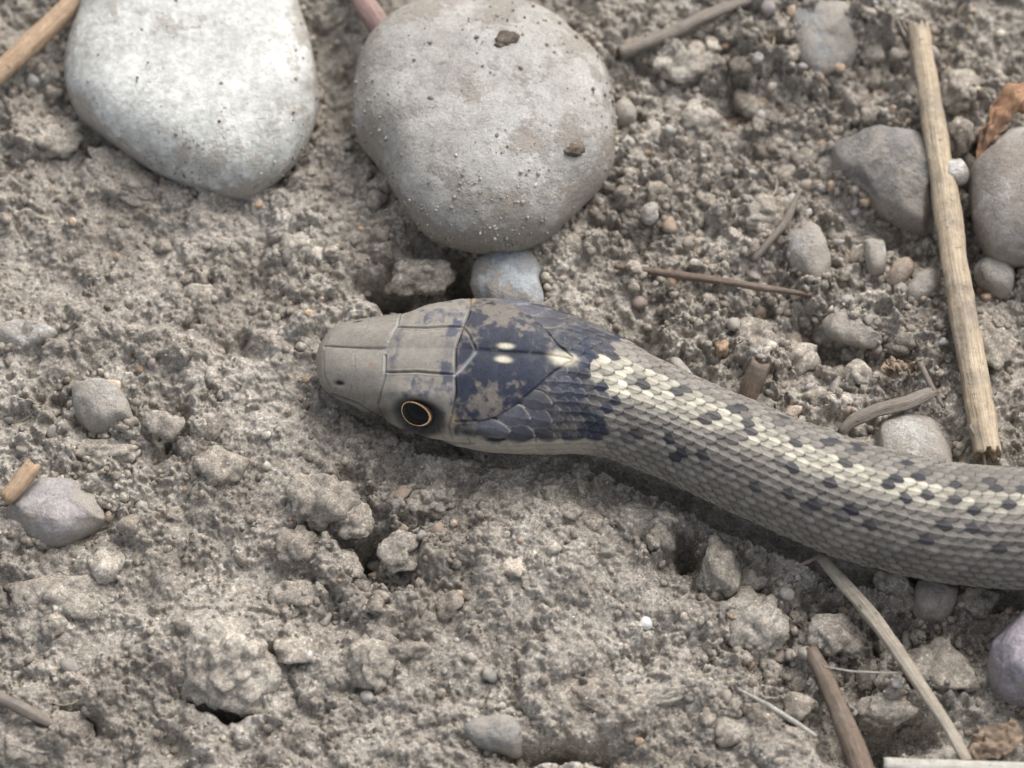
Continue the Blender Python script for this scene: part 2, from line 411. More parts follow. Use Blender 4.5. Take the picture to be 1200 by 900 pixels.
scatter('fine_soil_crumbs', 3600, .022, .085, protos1, F1, .1, crumb_m, 2.0, label='fine crumbs and grit scattered over the soil')
scatter('sand_grains', 2500, .012, .030, protosg, FG, .5, crumb_m, 1.6, bias=.3, label='single sand grains on the soil')

# ------------------------------------------------------------------ the snake
NT = 380
# rays round the body: closer together on the upper side
tt = np.linspace(-math.pi, math.pi, NT, endpoint=False)
th = tt - .42*np.sin(tt)                # denser near the back
ROLL = np.radians(np.interp(PX, [372, 600, 680, 780, 900, 1100, 1300], [0, 1, 4, 6, 5, 0, 0]))
T = np.gradient(CC, s_all, axis=0); T /= np.linalg.norm(T, axis=1)[:, None]
# steady the head's direction
wt = sstep(.0, .5, s_all)[:, None]; Th = T[np.searchsorted(s_all, .7)]; T = T*wt+Th*(1-wt); T /= np.linalg.norm(T, axis=1)[:, None]
SIDE = np.cross(T, [0, 0, 1.]); SIDE /= np.linalg.norm(SIDE, axis=1)[:, None]
if SIDE[500, 1] > 0: SIDE = -SIDE        # positive angles face the picture's bottom
UP = np.cross(SIDE, T); UP = np.where(UP[:, 2:3] < 0, -UP, UP)
TH = np.broadcast_to(th, (len(s_all), NT)); SS = np.broadcast_to(s_all[:, None], TH.shape)
head = 1-sstep(2.6, 3.6, s_all)          # how much the section is head-shaped
pw = (1-.22*head*(.25+.75*sstep(.4, 1.1, s_all)))[:, None]
POS = TH-ROLL[:, None]
sn = np.sign(np.sin(POS))*np.abs(np.sin(POS))**pw; cs = np.sign(np.cos(POS))*np.abs(np.cos(POS))**(1-.1*head[:, None])
# belly flatter, throat narrower than crown
bel = np.where(cs < 0, 1-.18*(-cs), 1.)
jaw = 1-head[:, None]*.16*sstep(0., -1., cs)
# the crown of the head narrower than the jaw line (sides slope outward)
crown = 1-head[:, None]*.10*sstep(.3, 1., cs)
base = CC[:, None, :]+SIDE[:, None, :]*(AA[:, None]*sn*jaw*crown)[..., None]+UP[:, None, :]*(BB[:, None]*cs*bel)[..., None]
def normals(Pn):
    du = np.gradient(Pn, axis=0); dv = (np.roll(Pn, -1, 1)-np.roll(Pn, 1, 1)); n = np.cross(du, dv); l = np.linalg.norm(n, axis=2, keepdims=True)
    n = n/np.maximum(l, 1e-9); c = np.sum(n*(Pn-CC[:, None, :]), axis=2); n = np.where(np.mean(c) < 0, -n, n); return n
Nn = normals(base); Nn[0] = -T[0]
# near-side twin pixel of every vertex of the head (the far side mirrors it)
hs = s_all < 4.2
sn2 = np.abs(np.sin(TH))**pw; cs2 = np.sign(np.cos(TH))*np.abs(np.cos(TH))**(1-.1*head[:, None]); bel2 = np.where(cs2 < 0, 1-.18*(-cs2), 1.)
tw = CC[:, None, :]+SIDE[:, None, :]*(AA[:, None]*sn2*(1-head[:, None]*.16*sstep(0., -1., cs2))*(1-head[:, None]*.10*sstep(.3, 1., cs2)))[..., None]+UP[:, None, :]*(BB[:, None]*cs2*bel2)[..., None]
TX, TY = Q(tw)
MIDY = TY[:, np.argmin(np.abs(th))]      # pixel height of the back line
ath = np.abs(TH)
disp = np.zeros(TH.shape)
colr = np.zeros(TH.shape+(3,)); dust = np.zeros(TH.shape)

# --- scale lattice behind the head plates
def hz(i, j, s): return h01(i, j, s)
DTH = math.radians(8.7); LEN = .152
bodymask = np.zeros(TH.shape)
jj = TH/DTH; vb = np.abs(TH) < DTH*14.6
j0 = np.round(jj); hbest = np.full(TH.shape, -9.); sid_i = np.zeros(TH.shape); sid_j = np.zeros(TH.shape); edge = np.zeros(TH.shape); uu = np.zeros(TH.shape); vvv = np.zeros(TH.shape)
for dj in (-1, 0, 1):
    j = j0+dj
    off = np.where(np.mod(j, 2) == 0, 0, .5)
    k0 = np.round(SS/LEN-off)
    for dk in (-1, 0, 1):
        k = k0+dk
        cs_ = (k+off+.16*(hz(k, j, 5)-.5))*LEN
        u = (SS-cs_)/(LEN*.92); v = (jj-j+.16*(hz(k, j, 6)-.5)+.10*u*(hz(k, j, 8)-.5))/(.76)
        prof = np.where(u < 0, np.sqrt(np.clip(1-u*u*.7, 0, 1)), np.clip(1-np.abs(u)**2.1, 0, 1)**.75)
        q = np.abs(v)/np.maximum(prof, 1e-3)
        hgt = .62*u+.45*np.clip(1-q*q, 0, 1)+.30*np.exp(-(v/.13)**2)*sstep(.9, .2, np.abs(u-.1))+.30*hz(k, j, 9)
        hgt = np.where((q < 1) & (np.abs(u) < 1), hgt, -9)
        b = hgt > hbest
        hbest = np.where(b, hgt, hbest); sid_i = np.where(b, k, sid_i); sid_j = np.where(b, j, sid_j)
        edge = np.where(b, np.maximum(q, sstep(.4, 1., u)), edge); uu = np.where(b, u, uu); vvv = np.where(b, v, vvv)
skin = hbest < -5
hb = np.where(skin, -.75, hbest)
# belly shields: broad bands
vent = ~vb
ks = np.mod(SS/.2, 1.); hb = np.where(vent, .5*ks+.1, hb); skin = skin & ~vent
amp = np.interp(s_all, [2.6, 3.2, 4.2, vend, vend+1], [.014, .024, .028, .028, .018])[:, None]

# --- head plates, drawn on the near side in photograph pixels
def seg_dist(px, py, pts):
    d = np.full(px.shape, 1e9)
    for (x0, y0), (x1, y1) in zip(pts[:-1], pts[1:]):
        vx, vy = x1-x0, y1-y0; t = np.clip(((px-x0)*vx+(py-y0)*vy)/(vx*vx+vy*vy), 0, 1)
        d = np.minimum(d, np.hypot(px-x0-t*vx, py-y0-t*vy))
    return d
nh = int(np.searchsorted(s_all, 4.2))
hx, hy = TX[:nh], TY[:nh]
wob = 1.2*fbm(hx, hy, 30, 2, 7)
seams = [
    ([(452, 418), (452, 440), (446, 462), (441, 474)], 1.0),              # rear of the snout plates
    ([(453, 437), (490, 437), (533, 440)], 1.0),                           # side of the middle crown plate
    ([(533, 400), (533, 440), (534, 462), (530, 486)], 1.0),               # rear of the crown and brow plates
    ([(416, 418), (417, 434), (414, 446)], .18),                           # across the snout
    ([(380, 413), (381, 440), (388, 455)], .35),                            # tip plate
    ([(533, 440), (545, 428), (556, 414)], .8),
    ([(560, 494), (582, 490), (606, 476), (628, 458), (650, 440), (668, 432)], .8),   # outer edge of the big rear plates
    ([(534, 494), (570, 493), (590, 498)], .8),
    ([(390, 462), (420, 474), (450, 497), (490, 512), (530, 518), (570, 519), (620, 521), (690, 522)], 1.0),  # lip line
    ([(441, 474), (443, 486), (450, 496)], .6), ([(512, 500), (520, 512)], .5), ([(545, 505), (552, 518)], .6), ([(572, 516), (577, 532)], .6), ([(600, 516), (606, 532)], .6), ([(628, 517), (634, 532)], .6), ([(655, 517), (660, 532)], .6), ([(680, 517), (685, 532)], .5),
    ([(412, 452), (408, 466)], .35), ([(398, 440), (394, 460)], .2), ([(427, 462), (424, 476)], .35),
    ([(530, 486), (526, 500), (530, 512)], .7),
]
sd_min = np.full(hx.shape, 1e3)
reg = hx-(650+1.1*(hy-430)*-1.0)        # scaled region grows backwards and downwards
# boundary between plates and scales: everything beyond the big rear plates' edge
def in_scales(px, py):
    bx = np.interp(py, [400, 425, 432, 440, 458, 476, 490, 496, 600], [672, 672, 668, 650, 628, 606, 582, 560, 545])
    return px-bx
insc = in_scales(hx, hy)
sm = sstep(-1.5, 1.5, insc)
gr = np.zeros(hx.shape); light = np.zeros(hx.shape)
for pts, a in seams:
    d = seg_dist(hx+wob*.9, hy+wob*1.1, pts)
    if a > .55: sd_min = np.minimum(sd_min, d)
    gr = np.maximum(gr, a*np.exp(-(d/1.1)**2)); light = np.maximum(light, a*np.exp(-((d-2.4)/1.2)**2))
mid = np.abs(ath[:nh])*AA[:nh, None]*100
midg = np.exp(-(mid/1.1)**2)*(((hx > 380) & (hx < 452)) | ((hx > 556) & (hx < 668)))
gr = np.maximum(gr, midg)
gr *= (1-sm*sstep(540, 600, hx)*.9*(hy < 516))
dome = .0
# traced temple scales, front ones large
TS = [(575, 502, 20, 8), (607, 508, 17, 8), (602, 489, 17, 10), (629, 494, 15, 9.5), (629, 473, 15, 9.5), (634, 510, 13, 6)
      ]
tb = np.full(hx.shape, -9.); tid = np.full(hx.shape, -1.); tq = np.zeros(hx.shape)
for n_, (x0, y0, a, b_) in enumerate(TS):
    an = math.radians(12); dx, dy = hx-x0, hy-y0
    u = (dx*math.cos(an)+dy*math.sin(an))/(a*1.22); v = (-dx*math.sin(an)+dy*math.cos(an))/(b_*1.28)
    prof = np.where(u < 0, np.clip(1-np.abs(u)**3.5, 0, 1)**.6, np.clip(1-np.abs(u)**1.9, 0, 1)**.75); v = v+.18*fbm(dx+x0*3, dy, 12, 2, 40+n_); q = np.abs(v)/np.maximum(prof, 1e-3)
    hg = .5*u+.35*np.clip(1-q*q, 0, 1)+.12*np.exp(-(v/.15)**2)+.001*n_
    hg = np.where((q < 1) & (np.abs(u) < 1), hg, -9); b = hg > tb
    tb = np.where(b, hg, tb); tid = np.where(b, n_, tid); tq = np.where(b, np.maximum(q, sstep(.5, 1, u)), tq)
use_t = sm*(1-sstep(688, 692, hx))*(hy < 519)*((tid >= 0) | (hx < 628))
lat = hb[:nh]*amp[:nh]
tmp = np.where(tb < -5, -.5, tb)*.034
sd_min = np.minimum(sd_min, np.where((hx > 380) & (hx < 668), mid, 1e3) if True else 0)
platez = -.013*gr+.015*(1-np.exp(-sd_min/5.5))+.012*fbm(hx, hy, 60, 2, 33)+.006*light
lower = sstep(517, 523, hy)
hd = platez*(1-sm)+sm*(lat*(1-use_t)+tmp*use_t)
hd = np.where(hx < 545, platez, hd)
disp[:] = hb*amp; disp[:nh] = hd
# eye socket, brow, hollow before the eye, nostril, cheek
EX, EY = 486, 486
def blob(x0, y0, a, b_, an=0, p=1.):
    ca, sa = math.cos(math.radians(an)), math.sin(math.radians(an)); dx, dy = hx-x0, hy-y0
    return np.exp(-(((dx*ca+dy*sa)/a)**2+((-dx*sa+dy*ca)/b_)**2)**p)
TE = TH[:nh][np.unravel_index(np.argmin(np.hypot(hx-EX, hy-EY)+(TH[:nh] < 0)*1e3), hx.shape)]
eside = (TH[:nh] > 0).astype(float); SE = s_all[np.unravel_index(np.argmin(np.hypot(hx-EX, hy-EY)), hx.shape)[0]]
farsoc = np.exp(-(((SS[:nh]-SE)/.26)**2+((TH[:nh]+abs(TE)+.50)/.26)**2)**2)
disp[:nh] += -.10*farsoc
disp[:nh] += -.10*blob(EX+2, EY, 27, 17, 14, 2.)*eside + .035*blob(490, 463, 42, 10, 8) - .05*blob(448, 488, 16, 12) - .03*blob(398, 449, 5, 3, 5) + .03*blob(565, 505, 50, 22) - .02*blob(440, 470, 30, 8)
disp[:nh] += .025*blob(415, 432, 30, 14)
fade = np.interp(s_all, [0, .05, .25], [0, .3, 1])[:, None]; disp *= fade
pos = base+Nn*disp[..., None]

# --- colours of the skin, plus a painted highlight on the scale tips
CREAM = np.array([.50, .475, .39]); GREY = np.array([.172, .160, .144]); BLK = np.array([.022, .024, .034]); NAVY = np.array([.020, .026, .046]); DUST = np.array([.245, .225, .20])
sj = sid_j; si = sid_i
spots = [(744, 449), (779, 480), (825, 487), (796, 457), (740, 512), (777, 510), (869, 491), (871, 507), (844, 512), (821, 535), (881, 564), (917, 545), (931, 518), (912, 489), (942, 589), (971, 570), (987, 541), (1010, 616), (1040, 564), (1054, 587), (1079, 637), (1108, 589), (1117, 571), (1181, 595), (1192, 574), (1141, 620), (967, 516), (1130, 600), (860, 478), (1075, 560), (1060, 545), (990, 600), (1000, 524), (1150, 566), (1170, 640), (1098, 612), (920, 574), (850, 550), (790, 533), (1085, 578), (1165, 575)]
PXp, PYp = Q(base)
jrow = np.abs(sj)
r1 = hz(si, sj, 3); r2 = hz(si, sj, 4)
c = GREY*(.72+.52*r1)[..., None]
lat_w = sstep(10, 14, jrow)[..., None]
c = c*(1-lat_w)+lat_w*np.array([.30, .275, .235])*(.85+.3*r2)[..., None]
stripe = jrow <= 3
wd_ = np.interp(SS, [3, 4.6, 5.6, 9], [2.3, 1.9, 1.3, 1.0])
srow = sstep(1.1, -.4, (jrow-wd_))
srow = np.clip(srow*(.9+.5*(r2-.5)+.55*fbm(SS, TH*.6, .25, 2, 61)), 0, 1)[..., None]
nc = CREAM*(.62+.5*r1)[..., None]*srow+c*(1-srow)
wide = np.interp(s_all, [3, 3.4, 6, 9], [1, 1, .9, .85])[:, None, None]
c = np.where(stripe[..., None], nc*wide+c*(1-wide), c)
c = c*(1+.22*np.exp(-((uu-.45)/.25)**2)[..., None]*(np.abs(vvv) < .5)[..., None])  # highlight painted into the colour towards each scale's tip
# dark scales: whole scale when its centre lies on a traced spot
# centre of each scale in the picture via its own angle / arc
cen_s = (si+np.where(np.mod(sj, 2) == 0, 0, .5))*LEN; cen_t = sj*DTH
si_idx = np.clip(np.searchsorted(s_all, cen_s), 0, len(s_all)-1)
ti_idx = np.clip(np.searchsorted(th, cen_t), 0, NT-1)
pcx = PXp[si_idx, ti_idx]; pcy = PYp[si_idx, ti_idx]
dark = np.zeros(TH.shape)
visb = (np.cos(TH-ROLL[:, None]+0) > -.6)
for x0, y0 in spots:
    d = np.hypot((pcx-x0)*.9, (pcy-y0)*1.25); dark = np.maximum(dark, (d < 7.0).astype(float)*.95+((d >= 7.0) & (d < 10))*(.55*(r2 > .6)))
beyond = (SS > vend-.1) | (TH < -1.1) | (SS < 0)
pat = ((np.mod(si+np.where(sj > 0, 3, 0)+np.floor(2*r2*0), 6) < 1) & (jrow >= 3) & (jrow <= 4)) | ((np.mod(si+2, 7) < 1) & (jrow >= 7) & (jrow <= 8))
dark = np.where(beyond, pat*.9, dark)
c = c*(1-dark[..., None])+BLK*dark[..., None]
dark = np.clip(dark*(.75+.9*fbm(SS, TH*.6, .07, 3, 64)+.3), 0, .95)
skc = np.array([.06, .056, .052])
rim = np.exp(-((edge-1.)/.16)**2)
c = c*(1-.72*rim[..., None])
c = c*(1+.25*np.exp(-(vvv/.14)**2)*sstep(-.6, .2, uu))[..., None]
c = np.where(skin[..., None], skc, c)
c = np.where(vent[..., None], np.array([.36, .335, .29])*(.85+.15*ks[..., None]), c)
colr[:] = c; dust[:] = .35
# head
nz = .75*fbm(hx, hy, 24, 4, 5, .65)+.45*fbm(hx+40, hy, 11, 4, 25, .7); nz2 = fbm(hx, hy, 9, 3, 15, .6)
far = (TH[:nh] < 0)
snout = np.array([.255, .237, .208])*(1+.12*nz)[..., None]
sn_b = np.array([.18, .185, .20])
br = sstep(451, 456, hx)*(1-sstep(530, 534, hx))*np.clip(sstep(.10, .55, nz+.12*nz2+.08)+(.95*blob(461, 412, 6, 22)+.9*blob(521, 455, 14, 10)+.5*blob(500, 446, 30, 5)+.5*blob(525, 420, 9, 14))*sstep(-.35, .25, nz2+nz*.5), 0, 1)
snout = snout*(1-.85*br[..., None])+np.array([.05, .06, .10])*.85*br[..., None]
snout = snout*(1+.10*sstep(455, 470, hx)*(1-sstep(500, 520, hx)))[..., None]
cap = sstep(531, 535, hx)*(1-sstep(-6, 6, hx-(722-4*np.abs(nz2)-.35*np.clip(430-hy, -40, 40)*0)+8*nz2))
bx_ = np.interp(pcy[:nh], [395, 412, 420, 430, 440, 452, 470, 500, 520], [722, 718, 690, 680, 684, 704, 716, 710, 694])
capl = (pcx[:nh]+30*(r1[:nh]-.5) < bx_).astype(float)
cap = np.where(hx > 690, sstep(531, 535, hx)*capl, cap)
lipy = 516.5+2.6*np.abs(np.sin((hx-536)/9.5))+1.5*nz2
cap *= (1-sstep(0, 3, hy-lipy))
dst = sstep(-.04, .40, nz+.30*nz2+.10*sstep(.5, 1.3, ath[:nh])+np.where(far, .14, 0)-.30*np.exp(-((hx-600)/40)**2-((hy-425)/22)**2)+.35*blob(585, 462, 40, 12, -20)+.30*blob(555, 455, 16, 16)-.35*sstep(640, 680, hx)-.10)
capc = NAVY*(1-dst[..., None]*.8)+np.array([.19, .168, .145])*dst[..., None]*.8
# temple scales: slate with pale rear rims
sl = use_t*(tid >= 0)
trim = np.exp(-((tq-.92)/.10)**2)
slc = np.array([.050, .052, .064])*(.75+.7*h01(tid, tid*0, 4))[..., None]
slc = slc*(1+1.1*sstep(650, 560, hx))[..., None]
slc = slc*(1-.3*trim[..., None])+np.array([.26, .24, .20])*(trim*sstep(.5, .9, tq)*.5)[..., None]
slc = slc*(1-sstep(.98, 1.0, tq)[..., None]*.6)
latd = sm*(1-sl)
capc = capc*(1-latd[..., None])+(NAVY*1.1*(.6+.8*r1[:nh])[..., None]*(1-.6*np.exp(-((edge[:nh]-1)/.16)**2))[..., None]+np.array([.05, .045, .04])*np.clip(nz+.2, 0, 1)[..., None])*latd[..., None]
tr2 = np.exp(-((edge[:nh]-.84)/.10)**2)*sstep(.1, .4, uu[:nh])*latd
capc = capc+np.array([.20, .185, .15])*(.30*tr2*(.4+r2[:nh]))[..., None]
capc = capc+(np.array([.16, .145, .125])-capc)*(.55*latd*sstep(-.1, .5, nz+.4*(r2[:nh]-.5)))[..., None]
capc = capc*(1-sl[..., None])+slc*sl[..., None]
gapd = use_t*(tid < 0)
capc = capc*(1-.7*gapd[..., None]); capc *= (1+.25*fbm(hx, hy, 5, 3, 66, .7))[..., None]
behind = colr[:nh]
hc = snout*(1-sstep(533, 536, hx))[..., None]+behind*sstep(533, 536, hx)[..., None]
# cheek and lips
lips = np.array([.36, .325, .27])
lipm = sstep(-2, 1, hy-lipy)*(1-sstep(680, 720, hx))+sstep(505, 512, hy)*(1-sstep(560, 575, hx))*sstep(495, 515, hx)
lipm = np.clip(lipm, 0, 1)
hc = hc*(1-cap[..., None])+capc*cap[..., None]
hc = hc*(1-lipm[..., None])+lips*(1+.2*nz[..., None])*lipm[..., None]
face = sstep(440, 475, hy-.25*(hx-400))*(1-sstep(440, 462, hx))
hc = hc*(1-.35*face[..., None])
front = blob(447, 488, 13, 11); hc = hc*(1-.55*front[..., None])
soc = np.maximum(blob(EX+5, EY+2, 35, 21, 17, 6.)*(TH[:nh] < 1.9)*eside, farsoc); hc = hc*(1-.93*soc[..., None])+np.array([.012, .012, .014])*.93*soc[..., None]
bh = blob(531, 492, 6, 10); hc = hc*(1-.6*bh[..., None])+np.array([.32, .24, .13])*.6*bh[..., None]
bk = blob(556, 507, 30, 5, 10); hc = hc*(1-.75*bk[..., None])+BLK*.75*bk[..., None]
nos = blob(398, 449, 6, 3, 5, 2); hc = hc*(1-.95*nos[..., None])+BLK*.3*nos[..., None]
og = blob(436, 428, 3.5, 3); hc = hc*(1-.5*og[..., None])+np.array([.33, .19, .10])*.5*og[..., None]*(TH[:nh] > 0)[..., None]+np.where(TH[:nh] > 0, 0, .5*og)[..., None]*hc
gk = np.clip(gr*1.1, 0, 1)*(1-sm); palek = np.exp(-((hx-451)/3.2)**2)*(hy < 470)
gk *= np.where(TH[:nh] < 0, .6, 1)*(.8+.4*nz2); hc = hc*(1-.58*np.clip(gk, 0, 1)[..., None])
hc = hc*(1-.4*palek[..., None])+np.array([.34, .34, .33])*.4*palek[..., None]
ln = np.exp(-(seg_dist(hx, hy, [(533, 441), (545, 429), (556, 416)])/1.8)**2)*(TH[:nh] > 0)
hc = hc*(1-.7*ln[..., None])+np.array([.42, .43, .44])*.7*ln[..., None]
spm = np.exp(-(((hx-590)/10)**2+((mid-5.3)/3.0)**2)**2)+np.exp(-(((hx-659)/17)**2+(mid/6.5)**2)**2)
spm = np.clip(spm, 0, 1)[..., None]; hc = hc*(1-spm)+np.array([.56, .52, .41])*spm
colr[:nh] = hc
# fine dust tone over everything
gn = fbm(SS*1.0, TH*AA[:, None], .05, 2, 91, .7); bn = fbm(SS, TH*AA[:, None], .5, 4, 95)
colr *= (1+.16*gn)[..., None]
dk = np.clip(.22+.5*bn, 0, .5)[..., None]*(1-spm.max()*0)
dk = dk*np.ones(TH.shape+(1,)); dk[:nh] *= (1-spm)*(1-np.clip(soc+bk+nos, 0, 1))[..., None]*(1-.65*cap[..., None]); dk[:nh] *= (1-.6*br[..., None])
colr = colr*(1-dk*.5)+DUST*(dk*.5)
colr = np.clip(colr, .003, .9)

m = M('snake_skin', .5, .3)
at = m.n('Attribute', attribute_name='Col'); co = coord(m)
cc = m.mix(.5, at.outputs['Color'], m.ramp(m.noise(co, 38, 4, .7), [(.3, .75), (.7, 1.3)]), 'MULTIPLY')
dm = m.ramp(m.noise(co, 5, 5, .7), [(.45, .42), (.65, .72)])
bb = m.bump(m.noise(co, 40, 4, .7), .35, .012)
skin_mat = m.out(cc, bb, dm)

# tip and tail are closed by one vertex each
V = pos.reshape(-1, 3); nr = len(s_all); F = grid_faces(nr, NT, True)
V = np.concatenate([V, [pos[0].mean(0)-T[0]*.003], [pos[-1].mean(0)+T[-1]*.05]])
c1 = np.arange(NT); c2 = (c1+1) % NT
fan1 = np.stack([np.full(NT, nr*NT), c2, c1, c1], -1); fan2 = np.stack([np.full(NT, nr*NT+1), (nr-1)*NT+c1, (nr-1)*NT+c2, (nr-1)*NT+c2], -1)
me = bpy.data.meshes.new('snake')
tri = np.concatenate([fan1[:, :3], fan2[:, :3]])
me.vertices.add(len(V)); me.vertices.foreach_set('co', V.astype(np.float32).ravel())
loops = np.concatenate([F.ravel(), tri.ravel()]).astype(np.int32); me.loops.add(len(loops)); me.loops.foreach_set('vertex_index', loops)
starts = np.concatenate([np.arange(len(F))*4, len(F)*4+np.arange(len(tri))*3]).astype(np.int32)
me.polygons.add(len(starts)); me.polygons.foreach_set('loop_start', starts); me.update(calc_edges=True)
me.polygons.foreach_set('use_smooth', np.ones(len(starts), bool))
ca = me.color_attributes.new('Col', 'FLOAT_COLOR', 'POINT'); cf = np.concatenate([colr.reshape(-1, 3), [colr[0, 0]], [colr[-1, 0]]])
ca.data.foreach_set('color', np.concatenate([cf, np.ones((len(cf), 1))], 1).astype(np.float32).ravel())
me.materials.append(skin_mat); me.update()
snake = bpy.data.objects.new('snake', me); COL.objects.link(snake)
tag(snake, 'grey garter snake with dark head cap and cream back stripe lying on the soil', 'snake')

# --- eyes
def simple(name, colr_, rough=.3, spec=.5, coat=0):
    m = M(name, rough, spec); m.b.inputs['Base Color'].default_value = (*colr_, 1); m.b.inputs['Coat Weight'].default_value = coat; m.b.inputs['Coat Roughness'].default_value = .08; return m.m
eye_m = simple('eye_dark_rim', (.010, .010, .011), .35, .3, .2); pup_m = simple('pupil_black', (.003, .003, .004), .16, .22, .0)
m = M('iris_ring', .35, .4); obc = m.n('TexCoord').outputs['Object']
sx = m.n('SeparateXYZ'); m.l(obc, sx.inputs[0])
irc = m.ramp(m.noise(obc, 7, 4, .7), [(.38, (.55, .33, .12)), (.52, (.72, .56, .32)), (.66, (.80, .71, .54))])
irm = m.out(irc)
m2 = M('iris_outer', .4, .4); irm2 = m2.out(m2.ramp(m2.noise(m2.n('TexCoord').outputs['Object'], 20, 3), [(.35, (.10, .04, .012)), (.6, (.34, .13, .03))]))
def eye_at(sign):
    okm = (TH[:nh] > 0) if True else None
    d = np.where(TH[:nh] > 0, np.hypot(hx-EX, hy-EY), 1e9); i, k = np.unravel_index(np.argmin(d), d.shape)
    kk = k if sign > 0 else np.argmin(np.abs(th+th[k]+.50))
    p = base[i, kk]; n = Nn[i, kk]; fw = -T[i]
    n = n*1.0+fw*.10+np.array([0, 0, .12]); n /= np.linalg.norm(n)
    fw = fw-n*np.dot(fw, n); fw /= np.linalg.norm(fw); up = np.cross(n, fw); up = up if up[2] > 0 else -up
    tiltv = math.radians(14); f2 = fw*math.cos(tiltv)+up*math.sin(tiltv); u2 = -fw*math.sin(tiltv)+up*math.cos(tiltv)
    R_ = .285 if sign > 0 else .20; cen = p-n*(R_*.87)
    def pt(x, y, z): return cen+f2*(x*R_)+u2*(y*R_)+n*(z*R_)
    def cap_mesh(r0, r1, lift, name, mat, par, nr_=10, na=48):
        vs = []
        for a in range(nr_+1):
            r = r0+(r1-r0)*a/nr_
            for b in range(na):
                f = 2*math.pi*b/na; x = r*math.cos(f)*.98; y = r*math.sin(f)*.70
                vs.append(pt(x, y, math.sqrt(max(0, 1-x*x-y*y*1.15))*1.0+lift*math.sin(math.pi*a/nr_)**.6+lift*.4))
        return link_mesh(name, np.array(vs), grid_faces(nr_+1, na, True), mat, par)
    ball = []
    for a in range(25):
        ph = math.pi*a/24
        for b in range(40):
            f = 2*math.pi*b/40; ball.append(pt(math.sin(ph)*math.cos(f), math.sin(ph)*math.sin(f)*.74, math.cos(ph)))
    e = link_mesh('eye', np.array(ball), grid_faces(25, 40, True), eye_m, snake)
    cap_mesh(.02, .63, .012, 'pupil', pup_m, e)
    cap_mesh(.63, .682, .010, 'iris', irm, e, 6)
    cap_mesh(.682, .72, .004, 'iris_edge', irm2, e, 5)
eye_at(1); eye_at(-1)

# ------------------------------------------------------------------ stones
def cr_closed(pts, n):
    pts = np.array(pts, float); m = len(pts); out = []
    per = np.concatenate([[0], np.cumsum(np.linalg.norm(np.diff(np.vstack([pts, pts[:1]]), axis=0), axis=1))])
    for t in np.linspace(0, per[-1], n, endpoint=False):
        k = min(np.searchsorted(per, t, 'right')-1, m-1); f = (t-per[k])/(per[k+1]-per[k])
        p0, p1, p2, p3 = pts[k-1], pts[k], pts[(k+1) % m], pts[(k+2) % m]
        out.append(.5*(2*p1+(p2-p0)*f+(2*p0-5*p1+4*p2-p3)*f*f+(3*p1-p0-3*p2+p3)*f**3))
    return np.array(out)
BANK = []
def rad_px(o): return np.hypot(*(o-o.mean(0)).T).mean()
def stone(name, outline, ztop, mat, label, cat='stone', zeq=.15, depth=.5, box=.75, amp=.03, nsc=1.0, res=72, seed=1, facet=0, tilt=(0, 0), group=None, fine=0.004):
    o2 = cr_closed(outline, res); cen = o2.mean(0)
    if 12 < rad_px(o2) < 60: zeq -= .06; ztop -= .07; amp = max(amp, .12); facet = facet+3; fine = max(fine, .008)
    if rad_px(o2) < 12: amp = .16; facet = 6
    if name == 'quartz_grain':
        zeq = .3
        for _ in range(4):
            p_ = P(*o2.mean(0), zeq); zeq = float(H(p_[0:1], p_[1:2])[0])+.03
        ztop = zeq+.07; amp = .06; facet = 2
    BANK.append(o2)
    c3 = P(cen[0], cen[1], zeq); eq = P(o2[:, 0], o2[:, 1], zeq)-c3
    nt_ = max(12, res//4); vs = []; rhos = [math.sin(math.pi/2*a/nt_) for a in range(1, nt_+1)]
    e_ = 2/box
    for rho in [r_*.999 for r_ in rhos]:
        v = eq*rho; v[:, 2] = (ztop-zeq)*(1-rho**e_)**(1/2.1); vs.append(v)
    for a in range(1, nt_//2):
        psi = math.pi/2*a/(nt_//2); v = eq*math.cos(psi)**box; v[:, 2] = -depth*math.sin(psi); vs.append(v)
    nr_ = len(vs)+1
    v = np.array(vs); rad = np.linalg.norm(eq, axis=1).mean()
    v[..., 2] += v[..., 0]*tilt[0]+v[..., 1]*tilt[1]
    nn = v/np.maximum(np.linalg.norm(v, axis=2, keepdims=True), 1e-6)
    vv_ = v+seed*2.3; d = amp*rad*(n3(vv_, nsc*rad, seed)*2+.5*n3(vv_, nsc*rad*.4, seed+7))+fine*n3(vv_, .2, seed+3)*2
    if facet:
        rg_ = np.random.default_rng(seed)
        for _ in range(facet):
            nv = rg_.normal(size=3); nv[2] = abs(nv[2])*.8; nv /= np.linalg.norm(nv)
            lim = rg_.uniform(.76, .94)*max(rad, .01)
            ex = (v*[1, 1, rad/max(ztop-zeq, .05)*.8])@nv-lim
            v = v-np.clip(ex, 0, None)[..., None]*nv*[1, 1, .7]*.8
    v = v+nn*d[..., None]
    top = v[0].mean(0); bot = v[-1].mean(0)
    V = np.concatenate([v.reshape(-1, 3), [top], [bot]])
    Fq = grid_faces(nr_-1, res, True); k = np.arange(res); k2 = (k+1) % res; nv_ = (nr_-1)*res
    F_ = [tuple(map(int, f)) for f in Fq]+[(nv_, int(b), int(a)) for a, b in zip(k, k2)]+[(nv_+1, int(a)+(nr_-2)*res, int(b)+(nr_-2)*res) for a, b in zip(k, k2)]
    F_ = [f[::-1] for f in F_]
    o = link_mesh(name, V, F_, mat); o.location = c3; tag(o, label, cat, group); return o

